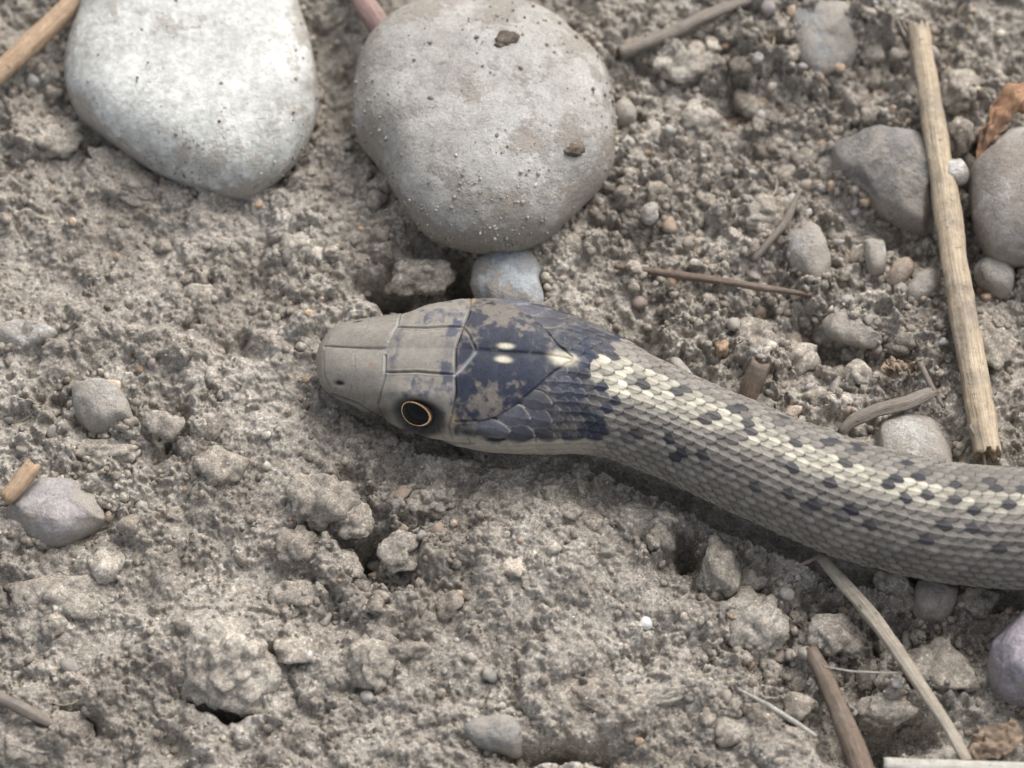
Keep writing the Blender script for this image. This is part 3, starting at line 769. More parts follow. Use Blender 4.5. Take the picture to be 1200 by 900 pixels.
marble = mat_stone('pale_green_marble', (.42, .43, .405), (.53, .54, .515), (.66, .67, .645), dust=.5, sc=1.1, spec=.4, rough=.5, grain=12, dustcol=(.37, .34, .30))
grey_s = mat_stone('grey_sandstone', (.31, .298, .278), (.39, .378, .356), (.46, .453, .435), dust=.8, sc=1.2, grain=34, dustcol=(.29, .262, .228))
slate = mat_stone('dark_grey_stone', (.15, .146, .14), (.20, .194, .186), (.27, .26, .25), dust=.7, sc=2.4)
brownst = mat_stone('pale_brown_stone', (.24, .21, .18), (.31, .28, .25), (.42, .40, .37), dust=.4, sc=1.8)
palest = mat_stone('pale_grey_stone', (.33, .32, .295), (.41, .40, .375), (.48, .475, .45), dust=.7, sc=3)
lav = mat_stone('lavender_stone', (.27, .25, .252), (.34, .32, .322), (.42, .40, .40), dust=.75, sc=2)
purp = mat_stone('purple_stone', (.23, .21, .235), (.31, .285, .315), (.40, .375, .40), dust=.35, sc=6, grain=22)
blue = mat_stone('bluish_stone', (.25, .255, .25), (.32, .325, .32), (.37, .38, .375), dust=.75, sc=2)
white = mat_stone('white_quartz', (.40, .39, .37), (.50, .49, .47), (.62, .61, .59), dust=.45, sc=5, spec=.5, rough=.35)
bright = mat_stone('bright_quartz', (.66, .66, .65), (.78, .78, .77), (.86, .86, .85), dust=-1.0, sc=5, spec=.6, rough=.25)
orange = mat_stone('orange_tan_stone', (.30, .22, .16), (.36, .285, .22), (.42, .34, .28), dust=.5, sc=4)

stone('marble_stone', [(84, -25), (150, -62), (240, -75), (320, -50), (352, 10), (369, 70), (374, 120), (362, 165), (338, 196), (300, 222), (262, 224), (218, 212), (172, 190), (125, 158), (88, 128), (76, 92), (80, 50), (92, 15)],
      .92, marble, 'large smooth greenish white marble stone half buried at top of the soil', zeq=.30, depth=.7, box=.42, amp=.014, res=200, seed=3, facet=0, fine=.006)
stone('rounded_grey_stone', [(420, 92), (436, 48), (470, 20), (520, 4), (575, 0), (625, 12), (672, 45), (705, 78), (719, 118), (720, 172), (705, 210), (672, 245), (640, 275), (600, 290), (560, 292), (515, 280), (488, 262), (462, 225), (440, 185), (418, 150)],
      1.25, grey_s, 'large rounded grey sandstone with two dark pits above the snake head', zeq=.45, depth=.8, box=.6, amp=.03, res=220, seed=5, facet=0, fine=.012)
gs = bpy.data.objects['rounded_grey_stone']
def on_surface(o, px, py):
    v = np.empty(len(o.data.vertices)*3, np.float32); o.data.vertices.foreach_get('co', v); v = v.reshape(-1, 3)+np.array(o.location)
    qx, qy = Q(v); d = np.hypot(qx-px, qy-py)+(v[:, 2] < .4)*1e3; return v[np.argmin(d)]
def grit(o, n, seed, rmax=.035):
    me_ = o.data; v = np.empty(len(me_.vertices)*3, np.float32); me_.vertices.foreach_get('co', v); v = v.reshape(-1, 3)
    rg_ = np.random.default_rng(seed); zz = v[:, 2]/max(v[:, 2].max(), .01); rr_ = np.linalg.norm(v[:, :2], axis=1); rr_ /= rr_.max()
    w_ = (v[:, 2] > -.15*1)*(.12+rr_**3)*np.clip(.5+1.2*fbm(v[:, 0]+seed, v[:, 1], .8, 3, seed)-.35*v[:, 1]/np.abs(v[:, 1]).max()-.25*v[:, 0]/np.abs(v[:, 0]).max(), .02, 3)
    # even out the crowding of points towards the pole
    w_ = w_*np.clip(rr_, .01, 1); p_ = v[rg_.choice(len(v), n, p=w_/w_.sum())]+rg_.normal(size=(n, 3))*.012
    r_ = .010+(rmax-.010)*rg_.random(n)**3; Vp_ = np.stack(protos1)[rg_.integers(0, 8, n)]*r_[:, None, None]
    Vg_ = np.einsum('nij,nkj->nki', rotm(n), Vp_)+p_[:, None]
    tag(link_mesh('grit', Vg_, (F1[None]+np.arange(n)[:, None, None]*len(V1)).reshape(-1, 3), crumb_m, o), kind='stuff')
grit(gs, 650, 3); grit(bpy.data.objects['marble_stone'], 260, 5, .03)
crust_m = mat_soil('dark_crust', tint=(.5, .46, .43))
for q_, (a_, b_, r_) in enumerate([(596, 46, .125), (585, 52, .05), (670, 176, .11), (676, 170, .05), (504, 115, .03)]):
    pc = on_surface(gs, a_, b_); v_ = grains(lump(V3, 60+q_, .4, .7), V3, q_, 30, .5, .3)*[r_, r_*.75, r_*.42]
    link_mesh('crust', v_+(pc-np.array(gs.location)), F3, crust_m, gs)
stone('dark_angular_rock', [(975, 158), (1005, 152), (1045, 162), (1085, 172), (1104, 200), (1106, 245), (1092, 272), (1066, 268), (1030, 250), (1002, 226), (978, 200)],
      .52, slate, 'dark grey angular rock beside the long straw', cat='rock', zeq=.02, depth=.4, box=.45, amp=.09, res=110, seed=9, facet=7, fine=.012)
stone('brown_stone', [(1134, 205), (1150, 185), (1172, 165), (1195, 145), (1240, 130), (1290, 160), (1300, 240), (1260, 300), (1200, 310), (1165, 305), (1146, 275), (1136, 240)],
      .95, brownst, 'pale brown stone at the right edge below the dry leaf', zeq=.3, depth=.5, box=.6, amp=.03, res=110, seed=12, facet=2)
stone('buried_stone', [(922, 18), (960, 8), (998, 20), (1004, 60), (985, 88), (955, 98), (930, 80), (920, 50)], .46, blue, 'flat bluish grey stone dusted over near the top edge', zeq=.05, box=.5, res=64, seed=14)
stone('bluish_stone', [(560, 305), (585, 290), (618, 292), (636, 318), (640, 350), (630, 372), (585, 372), (560, 360), (556, 330)], .40, mat_stone('pale_blue_stone', (.30, .335, .36), (.38, .41, .43), (.46, .48, .485), dust=.6, sc=2), 'pale bluish stone squeezed between the grey stone and the snake head', zeq=.1, box=.6, res=64, seed=15)
stone('oval_pebble', [(920, 275), (938, 262), (958, 266), (970, 288), (973, 312), (960, 338), (944, 330), (926, 312)], .42, palest, 'smooth pale grey oval pebble with a pointed lower end', 'pebble', zeq=.15, box=.6, res=48, seed=16)
stone('white_green_pebble', [(1016, 520), (1032, 502), (1060, 490), (1092, 494), (1114, 512), (1120, 532), (1112, 560), (1060, 566), (1020, 548)], .50, palest, 'rounded pale greenish pebble wedged behind the snake body near the straw foot', 'pebble', zeq=.18, box=.6, res=56, seed=17)
stone('quartz_pebble', [(1102, 195), (1112, 189), (1128, 190), (1136, 200), (1131, 213), (1116, 217), (1104, 209)], .72, white, 'tiny bright white pebble touching the middle of the long straw', 'pebble', zeq=.58, depth=.12, box=.7, res=36, seed=18)
stone('round_pebble', [(716, 133), (722, 121), (736, 118), (745, 127), (744, 141), (733, 149), (720, 145)], .40, palest, 'small round grey pebble right of the large grey stone', 'pebble', zeq=.2, depth=.2, box=.8, res=36, seed=19)
stone('purple_stone', [(1164, 750), (1178, 722), (1200, 708), (1235, 712), (1260, 750), (1250, 810), (1215, 832), (1185, 818), (1168, 800), (1163, 775)], .62, purp, 'rough purplish stone cut by the right edge below the snake', zeq=.2, box=.55, res=110, seed=20, amp=.10, facet=5, fine=.014)
stone('lavender_stone', [(2, 604), (25, 585), (52, 566), (95, 562), (130, 565), (132, 590), (120, 610), (85, 626), (50, 640), (15, 634), (-15, 622)], .48, lav, 'flat lavender grey stone beside the tan stick stub', zeq=.12, box=.45, res=72, seed=21, facet=3)
stone('flat_pebble', [(-4, 388), (14, 378), (40, 377), (60, 384), (66, 392), (48, 404), (22, 414), (4, 410)], .38, palest, 'small flat pale pebble near the left edge', 'pebble', zeq=.22, depth=.2, box=.45, res=44, seed=22)
stone('lumpy_pebble', [(84, 460), (98, 444), (120, 446), (140, 462), (158, 482), (156, 500), (132, 512), (104, 504), (88, 484)], .48, palest, 'lumpy pale pebble above the lavender stone', 'pebble', zeq=.15, box=.6, res=56, seed=23, amp=.07, facet=3)
stone('orange_pebble', [(1038, 330), (1044, 312), (1060, 303), (1074, 308), (1066, 324), (1052, 337)], .40, orange, 'small orange tan pebble left of the long straw', 'pebble', zeq=.22, depth=.2, box=.6, res=32, seed=24)
stone('small_grey_pebble', [(1058, 342), (1068, 326), (1088, 313), (1102, 320), (1098, 342), (1080, 356), (1064, 354)], .38, palest, 'grey pebble touching the left side of the long straw', 'pebble', zeq=.18, depth=.2, box=.6, res=36, seed=25, facet=2)
stone('blocky_pebble', [(1142, 318), (1154, 304), (1172, 306), (1190, 320), (1192, 336), (1172, 346), (1152, 338)], .42, palest, 'blocky grey pebble just below the brown stone', 'pebble', zeq=.18, depth=.2, box=.6, res=36, seed=26, facet=3)
stone('half_buried_pebble', [(538, 852), (560, 840), (592, 838), (618, 850), (622, 872), (600, 884), (566, 880), (545, 870)], .36, blue, 'half buried bluish pebble over a dark hollow at the bottom', 'pebble', zeq=.12, box=.6, res=48, seed=27)
stone('grey_chunk', [(1066, 700), (1072, 684), (1100, 680), (1122, 692), (1118, 716), (1098, 730), (1076, 724)], .30, brownst, 'grey chunk in the shade under the snake body', zeq=.0, box=.5, res=44, seed=28, facet=4)
stone('slate_chip', [(955, 372), (985, 366), (1012, 380), (1036, 398), (1030, 408), (1000, 402), (972, 392)], .30, slate, 'thin dark chip leaning over the hollow left of the straw', zeq=.2, depth=.12, box=.5, res=44, seed=29, facet=3)
stone('square_pebble', [(1012, 282), (1022, 274), (1036, 280), (1040, 300), (1036, 318), (1022, 322), (1014, 304)], .36, palest, 'narrow pale pebble left of the orange tan pebble', 'pebble', zeq=.18, depth=.2, box=.6, res=32, seed=30)
stone('quartz_grain', [(750, 727), (756, 723), (764, 727), (764, 735), (757, 739), (750, 735)], .62, bright, 'bright white grain on the smooth soil right of centre below the snake', 'grain', zeq=.52, depth=.2, box=.8, res=24, seed=31)
stone('quartz_grain', [(355, 764), (360, 759), (366, 763), (366, 770), (360, 774), (355, 770)], .50, bright, 'bright white grain beside the big soil clod at lower left', 'grain', zeq=.40, depth=.2, box=.8, res=24, seed=32)
stone('pale_pebble', [(753, 245), (760, 238), (770, 242), (771, 254), (763, 262), (754, 257)], .36, white, 'small bluish white pebble in the gravel right of the grey stone', 'pebble', zeq=.26, depth=.1, box=.8, res=24, seed=33)
stone('pale_pebble', [(785, 425), (793, 420), (806, 432), (815, 446), (808, 452), (796, 444)], .34, white, 'pale glassy pebble against the upper side of the snake neck', 'pebble', zeq=.22, depth=.1, box=.7, res=24, seed=34)

# soil clods: lumpy aggregates
def clod(px, py, rx, ry, z, label, seed, h_=.7, ang=0, mat=None, sub=4):
    if sub == 4 and rx > 45: sub = 5
    V_ = {3: V3, 4: V4, 5: V5}[sub]; F_ = {3: F3, 4: F4, 5: F5}[sub]; z -= .10; rx *= .9; ry *= .9
    v = lump(V_, seed, .5, 1.0, 4); v = v*(1+.22*n3(V_*1.0+seed, .28, seed+2)+.10*n3(V_*1.0+seed, .11, seed+4))[:, None]; v = grains(v, V_, seed, {3: 40, 4: 90, 5: 240}[sub], {3: .45, 4: .33, 5: .22}[sub], {3: .42, 4: .34, 5: .22}[sub], .2)
    a = math.radians(-ang); v = v*[rx/100, ry/100/ct, h_*min(rx, ry)/100]
    v = np.stack([v[:, 0]*math.cos(a)-v[:, 1]*math.sin(a), v[:, 0]*math.sin(a)+v[:, 1]*math.cos(a), v[:, 2]], -1)
    c = P(px, py, z); o = link_mesh('soil_clod', v, F_, mat or clod_m); o.location = c
    tag(o, label, 'clod', 'clods of dry soil'); return o
clod(262, 772, 58, 50, .22, 'biggest rounded soil clod over a dark hollow at lower left', 1, .8, 20)
clod(378, 590, 36, 32, .25, 'lumpy soil clod left of the pit below the snake snout', 2, .9)
clod(468, 646, 28, 22, .30, 'soil clod on the right rim of the dark pit', 3, .9, -10)
clod(395, 668, 24, 18, .12, 'soil clod on the lower left rim of the dark pit', 4, .8)
clod(478, 762, 22, 10, .28, 'small flattish pale soil crumb right of the chain of clods', 5, .8, -10, sub=3)
clod(440, 775, 24, 26, .22, 'upright soil clod in the chain below the dark pit', 6, .8)
clod(495, 322, 32, 22, .18, 'soil clod in the shade above the snake head', 7, .8)
clod(352, 290, 26, 16, .18, 'soil clod under the gap between the two large stones', 8, .8)
clod(60, 160, 34, 26, .2, 'soil clod left of the marble stone', 9, .8)
clod(150, 215, 60, 26, .15, 'long soil clod along the lower left edge of the marble stone', 10, .7, 32)
clod(190, 498, 22, 14, .3, 'small soil clod above the dark hole at left', 11, .9, sub=3)
clod(250, 555, 34, 24, .2, 'soil clod right of the dark hole at left', 12, .8)
clod(120, 530, 34, 16, .2, 'soil clod directly over the lavender stone', 13, .8)
clod(845, 680, 26, 32, .1, 'soil clod under the snake neck shadow', 14, .9)
clod(890, 735, 30, 34, .12, 'soil clod left of the curved grass stem', 15, .8)
clod(980, 745, 34, 22, .12, 'soil clod between the curved stem and the brown stick', 16, .7)
clod(1100, 790, 40, 30, .05, 'soil clod right of the curved grass stem', 17, .8)
clod(1145, 700, 30, 22, .05, 'soil clod in the shade left of the purple stone', 18, .8)
clod(1050, 690, 26, 22, -.02, 'soil clod against the underside of the snake', 19, .8)
clod(1040, 835, 30, 18, -.05, 'soil clod at the mouth of the dark hollow by the stem', 20, .8)
clod(815, 140, 28, 24, .2, 'soil clod in the gravel between the stone and the dark rock', 21, .8)
clod(900, 250, 30, 18, .2, 'soil clod left of the oval pebble top', 22, .8)
clod(800, 70, 36, 26, .2, 'soil clod under the weathered twig at top', 23, .7)
clod(1120, 110, 24, 30, .15, 'soil clod right of the long straw near its upper end', 24, .8)
clod(1125, 160, 18, 22, .2, 'small soil clod between the straw and the dry leaf', 25, .8, sub=3)
clod(950, 45, 22, 14, .3, 'crumb lying on the buried bluish stone', 26, .8, sub=3)
clod(880, 395, 24, 20, .18, 'soil clod above the brown stub', 27, .8)
clod(1160, 400, 26, 30, .15, 'soil clod right of the long straw below the blocky pebble', 28, .8)
clod(600, 850, 40, 16, .1, 'soil clod right of the half buried pebble', 29, .6)
clod(690, 815, 40, 18, .12, 'low soil clod near the bottom centre', 30, .6)
clod(240, 240, 40, 18, .1, 'low soil clod touching the underside of the marble stone', 31, .6)
clod(70, 700, 60, 36, .05, 'broad soil clod below the lavender stone', 32, .5)
clod(40, 865, 60, 34, .1, 'pale broad soil clod in the lower left corner', 33, .6)
clod(345, 700, 30, 20, .15, 'soil clod left of the chain of clods', 34, .7)
clod(505, 585, 26, 18, .2, 'soil clod under the snake jaw', 35, .7)
clod(535, 548, 26, 14, .14, 'low soil crumb lying right under the snake throat', 37, .7)
clod(440, 512, 20, 12, .16, 'small soil crumb touching the snake chin', 38, .8, sub=3)
clod(415, 610, 22, 18, .22, 'soil clod on the upper rim of the dark pit', 39, .9)
clod(350, 640, 26, 20, .2, 'soil clod two widths left of the dark pit', 40, .8)
clod(860, 850, 36, 26, .1, 'soil clod left of the pale grass fibre', 36, .7)

# soil banked against the stones
bp = []
for o2 in BANK[:22]:
    c_ = o2.mean(0); n_ = int(rad_px(o2)*2.2)
    k_ = rng.integers(0, len(o2), n_); q_ = c_+(o2[k_]-c_)*(1+rng.uniform(-.02, 5., n_)/rad_px(o2))[:, None]
    bp.append(q_[(q_[:, 1] > c_[1]-5) | (rng.random(n_) < .35)])
bp = np.concatenate(bp); p = P(bp[:, 0], bp[:, 1], 0.); p = p[snake_dist(p) > 1.12]; n = len(p)
r = rng.uniform(.018, .075, n)*rng.uniform(.6, 1.2, n); z = H(p[:, 0], p[:, 1], False)
Vb = np.stack(protos1)[rng.integers(0, 8, n)]*r[:, None, None]; Vb = np.einsum('nij,nkj->nki', rotm(n), Vb)+np.concatenate([p[:, :2], (z+r*.5)[:, None]], 1)[:, None]
tag(link_mesh('banked_crumbs', Vb, (F1[None]+np.arange(n)[:, None, None]*len(V1)).reshape(-1, 3), crumb_m), 'crumbs of soil banked against the feet of the stones', kind='stuff')

# mixed small gravel, mostly upper right
gm = M('mixed_gravel', .75, .3); gco = coord(gm); gr_ = gm.n('NewGeometry').outputs['Random Per Island']
gc = gm.ramp(gr_, [(0, (.20, .19, .18)), (.25, (.34, .32, .29)), (.5, (.42, .41, .385)), (.7, (.30, .25, .20)), (.82, (.36, .25, .17)), (.9, (.27, .25, .27)), (1, (.58, .57, .54))])
gc = gm.mix(.8, gc, gm.ramp(gm.noise(gco, 20, 5, .7), [(.3, .6), (.7, 1.35)]), 'MULTIPLY')
gc = gm.mix(gm.ramp(gm.noise(gco, 7, 5, .7), [(.45, 0), (.62, .85)]), gc, (.33, .30, .262))
gmat = gm.out(gc, gm.bump(gm.noise(gco, 25, 5, .7), .6, .02))
pg = [lump(V2, 70+k, .34, .9, 7) for k in range(10)]
scatter('gravel', 420, .035, .12, pg, F2, .25, gmat, 2.2, bias=2.2, label='small mixed gravel among the soil crumbs')
# hair roots and plant shreds
fv, ff = [], []; nf = 0
for q_ in range(90):
    while True:
        a_, b_ = rng.uniform(0, 1200), rng.uniform(0, 900)
        if rng.random() < rough_at(np.array([a_]), np.array([b_]))[0]**1.3: break
    p0 = P(a_, b_, 0.); an = rng.uniform(0, 6.28); L_ = rng.uniform(.12, .55); n_ = 10; t_ = np.linspace(-.5, .5, n_); cu = rng.uniform(-1.2, 1.2)
    xy = p0[None, :2]+np.stack([np.cos(an+cu*t_), np.sin(an+cu*t_)], -1)*(t_*L_)[:, None]
    if (snake_dist(xy) < 1.15).any(): continue
    zz = H(xy[:, 0], xy[:, 1], False); zz = np.maximum(zz, np.convolve(np.pad(zz, 3, 'edge'), np.ones(7)/7, 'valid'))+.012
    r_ = rng.uniform(.004, .013)*np.sin(np.linspace(.35, 2.8, n_))
    c3_ = np.column_stack([xy, zz]); s_ = np.array([-math.sin(an), math.cos(an), 0]); u_ = np.array([0, 0, 1.])
    ring = np.stack([c3_+s_*(r_*math.cos(k*math.pi/3))[:, None]+u_*(r_*math.sin(k*math.pi/3))[:, None] for k in range(6)], 1)
    fv.append(ring.reshape(-1, 3)); ff.append(grid_faces(n_, 6, True)+nf); nf += n_*6
fm = M('plant_shreds', .8, .2); fr = fm.n('NewGeometry').outputs['Random Per Island']
fmat = fm.out(fm.ramp(fr, [(0, (.14, .10, .075)), (.4, (.27, .22, .17)), (.75, (.40, .34, .26)), (1, (.55, .51, .44))]))
tag(link_mesh('plant_shreds', np.concatenate(fv), np.concatenate(ff), fmat), 'hair roots and tiny plant shreds on the soil', kind='stuff')

# ------------------------------------------------------------------ straws, sticks, fibres
def tube(name, pts, rad, mat, label=None, cat=None, parent=None, seg=18, step=.06, flat=1.0, rough=.02, seed=1, ragged=.5, bend=None, group=None, ridges=7):
    pp = np.array([P(a, b, c) for a, b, c in pts]); n0 = len(pp)
    tt_ = np.concatenate([[0], np.cumsum(np.linalg.norm(np.diff(pp, axis=0), axis=1))]); n = max(6, int(tt_[-1]/step))
    t = np.linspace(0, tt_[-1], n); C = np.stack([np.interp(t, tt_, pp[:, k]) for k in range(3)], -1)
    if n0 > 2:
        w_ = max(1, n//(n0*2)); C = np.stack([gsm(C[:, k], w_) for k in range(3)], -1)
    r = np.interp(t, np.linspace(0, tt_[-1], len(rad)), rad)/100
    T_ = np.gradient(C, axis=0); T_ /= np.linalg.norm(T_, axis=1)[:, None]
    S_ = np.cross(T_, [0, 0, 1.]); S_ /= np.linalg.norm(S_, axis=1)[:, None]; U_ = np.cross(S_, T_)
    f = np.linspace(0, 2*math.pi, seg, endpoint=False)
    rr = r[:, None]*(1+.05*fbm(t[:, None]+0*f[None], f[None]*.15+0*t[:, None], .12, 3, seed+30)+rough*np.cos(f*ridges+seed)[None, :]+rough*3*fbm(t[:, None]*1.0+0*f[None], np.cos(f)[None]*.3+np.sin(f)[None]*.2+0*t[:, None], .35, 3, seed))
    V = C[:, None, :]+S_[:, None, :]*(rr*np.cos(f))[..., None]+U_[:, None, :]*(rr*np.sin(f)*flat)[..., None]
    jag = ragged*(h01(np.arange(seg), 0, seed)-.5)
    V[0] -= T_[0]*(jag*r[0])[:, None]; V[-1] += T_[-1]*(jag*r[-1])[:, None]
    uv = np.stack([np.broadcast_to(t[:, None], rr.shape), np.broadcast_to(f/(2*math.pi), rr.shape)], -1).reshape(-1, 2)
    Fq = [tuple(map(int, q)) for q in grid_faces(n, seg, True)]
    Vf = np.concatenate([V.reshape(-1, 3), [C[0]+T_[0]*r[0]*.35], [C[-1]-T_[-1]*r[-1]*.35]])
    uv = np.concatenate([uv, [[0, 0.5]], [[t[-1], .5]]])
    for k in range(seg):
        k2 = (k+1) % seg; Fq.append((n*seg, k2, k)); Fq.append((n*seg+1, (n-1)*seg+k, (n-1)*seg+k2))
    org = C.mean(0) if parent is None else np.array(parent.location)
    o = link_mesh(name, Vf-org, Fq, mat, parent, uv=uv)
    if parent is None: o.location = org
    if label: tag(o, label, cat, group)
    return o
straw_m = mat_straw('pale_straw', (.34, .26, .18), (.50, .41, .295), (.63, .55, .43), dust=.45)
straw_g = mat_straw('grey_straw', (.23, .19, .155), (.42, .37, .30), (.61, .56, .48), dust=.3)
tan_m = mat_straw('tan_stick', (.30, .20, .12), (.46, .33, .22), (.58, .45, .33), dust=.15)
pink_m = mat_straw('pinkish_twig', (.24, .15, .13), (.36, .25, .23), (.46, .35, .33), dust=.2)
brown_m = mat_straw('brown_stick', (.13, .09, .065), (.20, .15, .115), (.30, .245, .20), dust=.5)
root_m = mat_straw('dusty_root', (.18, .15, .125), (.26, .23, .20), (.36, .33, .29), dust=.6)
wht_m = mat_straw('bleached_fibre', (.45, .42, .36), (.58, .56, .50), (.72, .70, .65), dust=.1)

st_ = tube('straw', [(1076, 32, .55), (1092, 130, .52), (1104, 205, .5), (1122, 330, .46), (1142, 440, .42), (1158, 532, .36)], [13, 13.2, 13.8, 14.2, 14.6, 14.8, 15.2, 16.9, 15.6, 15.4, 15.8, 16.2, 16.4, 16.6, 16.8, 17.3, 16], straw_m, 'long thick pale yellow straw standing across the right side of the soil', 'straw', rough=.03, seed=3, seg=36, step=.035, ragged=.8)
for a, b in (((1062, 44, .55), (1050, 20, .6)), ((1066, 40, .56), (1058, 26, .6)), ((1136, 498, .5), (1148, 520, .42)), ((1152, 530, .35), (1156, 552, .3))):
    tube('fibre', [a, b], [2.2, .8], straw_g, parent=st_, seg=8, seed=5)
stm = tube('grass_stalk', [(962, 652, .22), (990, 685, .30), (1022, 722, .38), (1052, 762, .40), (1085, 812, .42), (1110, 850, .42), (1134, 893, .40)], [6, 8.5, 9, 8.5, 7.5, 6.5, 6], straw_g, 'curved pale grass stem running down from under the snake', 'stem', rough=.05, seed=8, seg=20, flat=.6, step=.04)
tube('fibre', [(933, 664, .3), (950, 657, .3), (966, 648, .26)], [1.5, 2.5, 2.2], pink_m, parent=stm, seg=8)
tube('stick', [(950, 762, .10), (965, 790, .2), (990, 850, .22), (1020, 925, .2)], [8, 11, 12.5, 13], brown_m, 'reddish brown stick left of the curved grass stem', 'stick', rough=.05, seed=9, seg=20)
tube('grass_fibre', [(866, 808, .30), (900, 826, .38), (930, 845, .38), (957, 863, .32)], [1.4, 2.8, 3.0, 2.0], wht_m, 'short white grass fibre left of the brown stick', 'fibre', seg=10, seed=11)
tube('grass_fibre', [(965, 781, .26), (1000, 787, .3), (1050, 789, .36), (1090, 780, .3)], [.8, 1.3, 1.2, .8], wht_m, 'hair thin fibre crossing behind the curved grass stem', 'fibre', seg=8, seed=12)
tube('straw', [(1036, 894, .42), (1090, 898, .42), (1160, 900, .42), (1240, 903, .40)], [6.5, 8, 8, 8], wht_m, 'flat bleached straw lying along the bottom right corner', 'straw', flat=.5, seed=13)
tube('stick', [(-40, 118, .5), (0, 84, .5), (45, 43, .5), (66, 22, .5), (110, -22, .45)], [12, 12.5, 14, 12, 12], tan_m, 'orange tan stick in the top left corner', 'stick', rough=.03, seed=14, seg=24)
tube('twig', [(405, -40, .4), (425, 0, .4), (442, 26, .38), (462, 52, .25)], [14, 14, 14, 12], pink_m, 'pinkish brown twig poking behind the large grey stone', 'twig', seed=15, seg=20)
tube('twig', [(725, 62, .25), (780, 42, .3), (840, 14, .3), (930, -18, .3)], [9, 9, 8, 7], root_m, 'weathered grey twig along the top edge', 'twig', rough=.14, ridges=3, seed=16)
tube('root', [(882, 306, .2), (900, 285, .28), (920, 262, .3), (938, 222, .28)], [3.5, 4.5, 4.5, 2.5], root_m, 'thin dusty root beside the oval pebble', 'root', seed=17, rough=.08, seg=12)
tube('root', [(720, 312, .18), (790, 322, .2), (860, 332, .22), (952, 346, .2)], [4, 5, 4.5, 3], brown_m, 'dark brown root lying across the soil above the snake neck', 'root', seed=18, rough=.1, seg=12)
tube('bark_strip', [(984, 508, .28), (1000, 492, .36), (1030, 480, .42), (1064, 472, .44), (1094, 458, .42)], [5, 8, 8, 7, 6], root_m, 'ragged grey bark strip arching over the pale greenish pebble', 'bark', rough=.12, seed=19, flat=.5, ragged=2, ridges=4)
tube('stick_stub', [(5, 586, .45), (22, 568, .5), (40, 545, .5)], [10, 10.5, 10], tan_m, 'short broken tan stick stub resting by the lavender stone', 'stick', seed=20, seg=20, rough=.04)
tube('stick_stub', [(872, 478, .1), (882, 450, .3), (892, 424, .48)], [12, 12, 11], brown_m, 'short brown stub standing against the upper side of the snake', 'stick', seed=21, seg=18, rough=.06)
tube('root', [(-20, 808, .22), (30, 832, .3), (78, 858, .2)], [6, 7, 4], root_m, 'dusty root fragment near the bottom left corner', 'root', seed=22, rough=.1)
clod(765, 818, 60, 15, .22, 'long ridge like soil clod at bottom right of centre', 41, .9, -24)
tube('grass_fibre', [(1078, 425, .4), (1090, 450, .4), (1106, 478, .36)], [3.5, 3.5, 2], root_m, 'stubby grey fibre leaning on the left side of the straw', 'fibre', seg=10, seed=24)

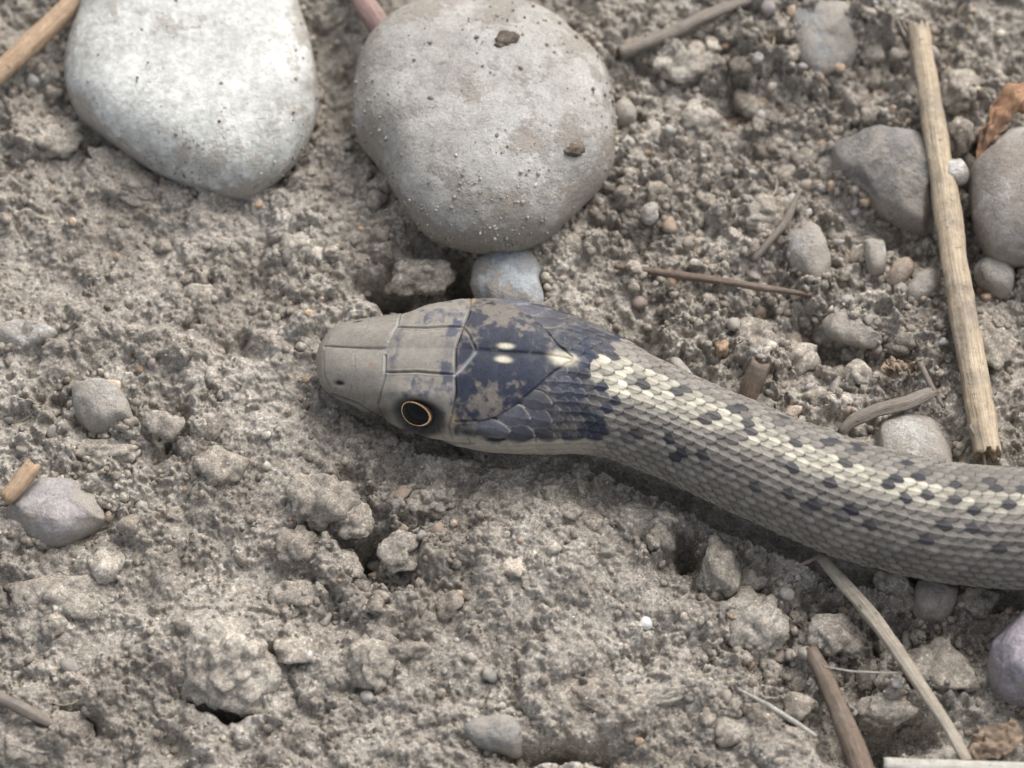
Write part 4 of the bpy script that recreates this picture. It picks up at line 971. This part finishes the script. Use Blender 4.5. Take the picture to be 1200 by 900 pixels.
# ------------------------------------------------------------------ dry leaves
def leaf(name, pts, widths, mat, label, seed=1, curl=.5, thick=.02, lift=0, n=36, mcol=14):
    pp = np.array([P(a, b, c) for a, b, c in pts]); tt_ = np.linspace(0, 1, len(pp)); t = np.linspace(0, 1, n)
    C = np.stack([gsm(np.interp(t, tt_, pp[:, k]), 4) for k in range(3)], -1)
    wd = np.interp(t, np.linspace(0, 1, len(widths)), widths)/100
    T_ = np.gradient(C, axis=0); T_ /= np.linalg.norm(T_, axis=1)[:, None]; S_ = np.cross(T_, [0, 0, 1.]); S_ /= np.linalg.norm(S_, axis=1)[:, None]; U_ = np.cross(S_, T_)
    v = np.linspace(-1, 1, mcol)
    ph = v*curl*2.0
    lat_ = np.sin(ph)/max(curl*2.0, .1); vert = (1-np.cos(ph))/max(curl*2., .1)
    V = C[:, None]+S_[:, None]*(wd[:, None]*lat_[None])[..., None]-U_[:, None]*(wd[:, None]*vert[None])[..., None]
    V = V+.13*fbm(t[:, None]*3+0*v, v[None]*1.5+0*t[:, None], .55, 4, seed)[..., None]*U_[:, None]+.07*fbm(t[:, None]*4+0*v, v[None]+0*t[:, None], .5, 3, seed+8)[..., None]*S_[:, None]
    ridge = .012*np.cos(v*9)[None, :, None]*U_[:, None]; V = V+ridge
    top = V; bot = V-U_[:, None]*thick
    Vs = np.concatenate([top.reshape(-1, 3), bot.reshape(-1, 3)]); F = [tuple(map(int, q)) for q in grid_faces(n, mcol)]; N = n*mcol
    Fb = [tuple(N+i for i in q[::-1]) for q in F]; rim_ = [(k*mcol) for k in range(n)]+[(n-1)*mcol+j for j in range(1, mcol)]+[k*mcol+mcol-1 for k in range(n-2, -1, -1)]+[j for j in range(mcol-2, 0, -1)]
    Fr = [(rim_[i], rim_[i]+N, rim_[(i+1) % len(rim_)]+N, rim_[(i+1) % len(rim_)]) for i in range(len(rim_))]
    uv = np.stack([np.repeat(t*1.0, mcol), np.tile(v*.5+.5, n)], -1); uv = np.concatenate([uv, uv])
    org = C.mean(0); o = link_mesh(name, Vs-org, F+Fb+Fr, mat, uv=uv); o.location = org; tag(o, label, 'leaf'); return o
leaf_m = mat_straw('rusty_leaf', (.22, .11, .06), (.38, .22, .13), (.55, .38, .26), dust=.25)
leaf_t = mat_straw('tan_leaf', (.26, .19, .13), (.34, .26, .19), (.42, .34, .26), dust=.4)
leaf('dry_leaf', [(1146, 188, .5), (1158, 160, .7), (1172, 132, .85), (1188, 108, .9), (1225, 92, .8)], [4, 18, 24, 26, 20], leaf_m, 'curled rusty brown dry leaf at the upper right edge', 3, .8)
leaf('leaf_scrap', [(1034, 432, .3), (1050, 426, .38), (1074, 432, .34)], [6, 13, 8], leaf_t, 'tan leaf scrap left of the long straw', 5, .4)
leaf('leaf_scrap', [(1128, 886, .15), (1160, 868, .25), (1195, 850, .2)], [10, 20, 14], leaf_t, 'tan leaf scrap in the bottom right corner', 6, .3)
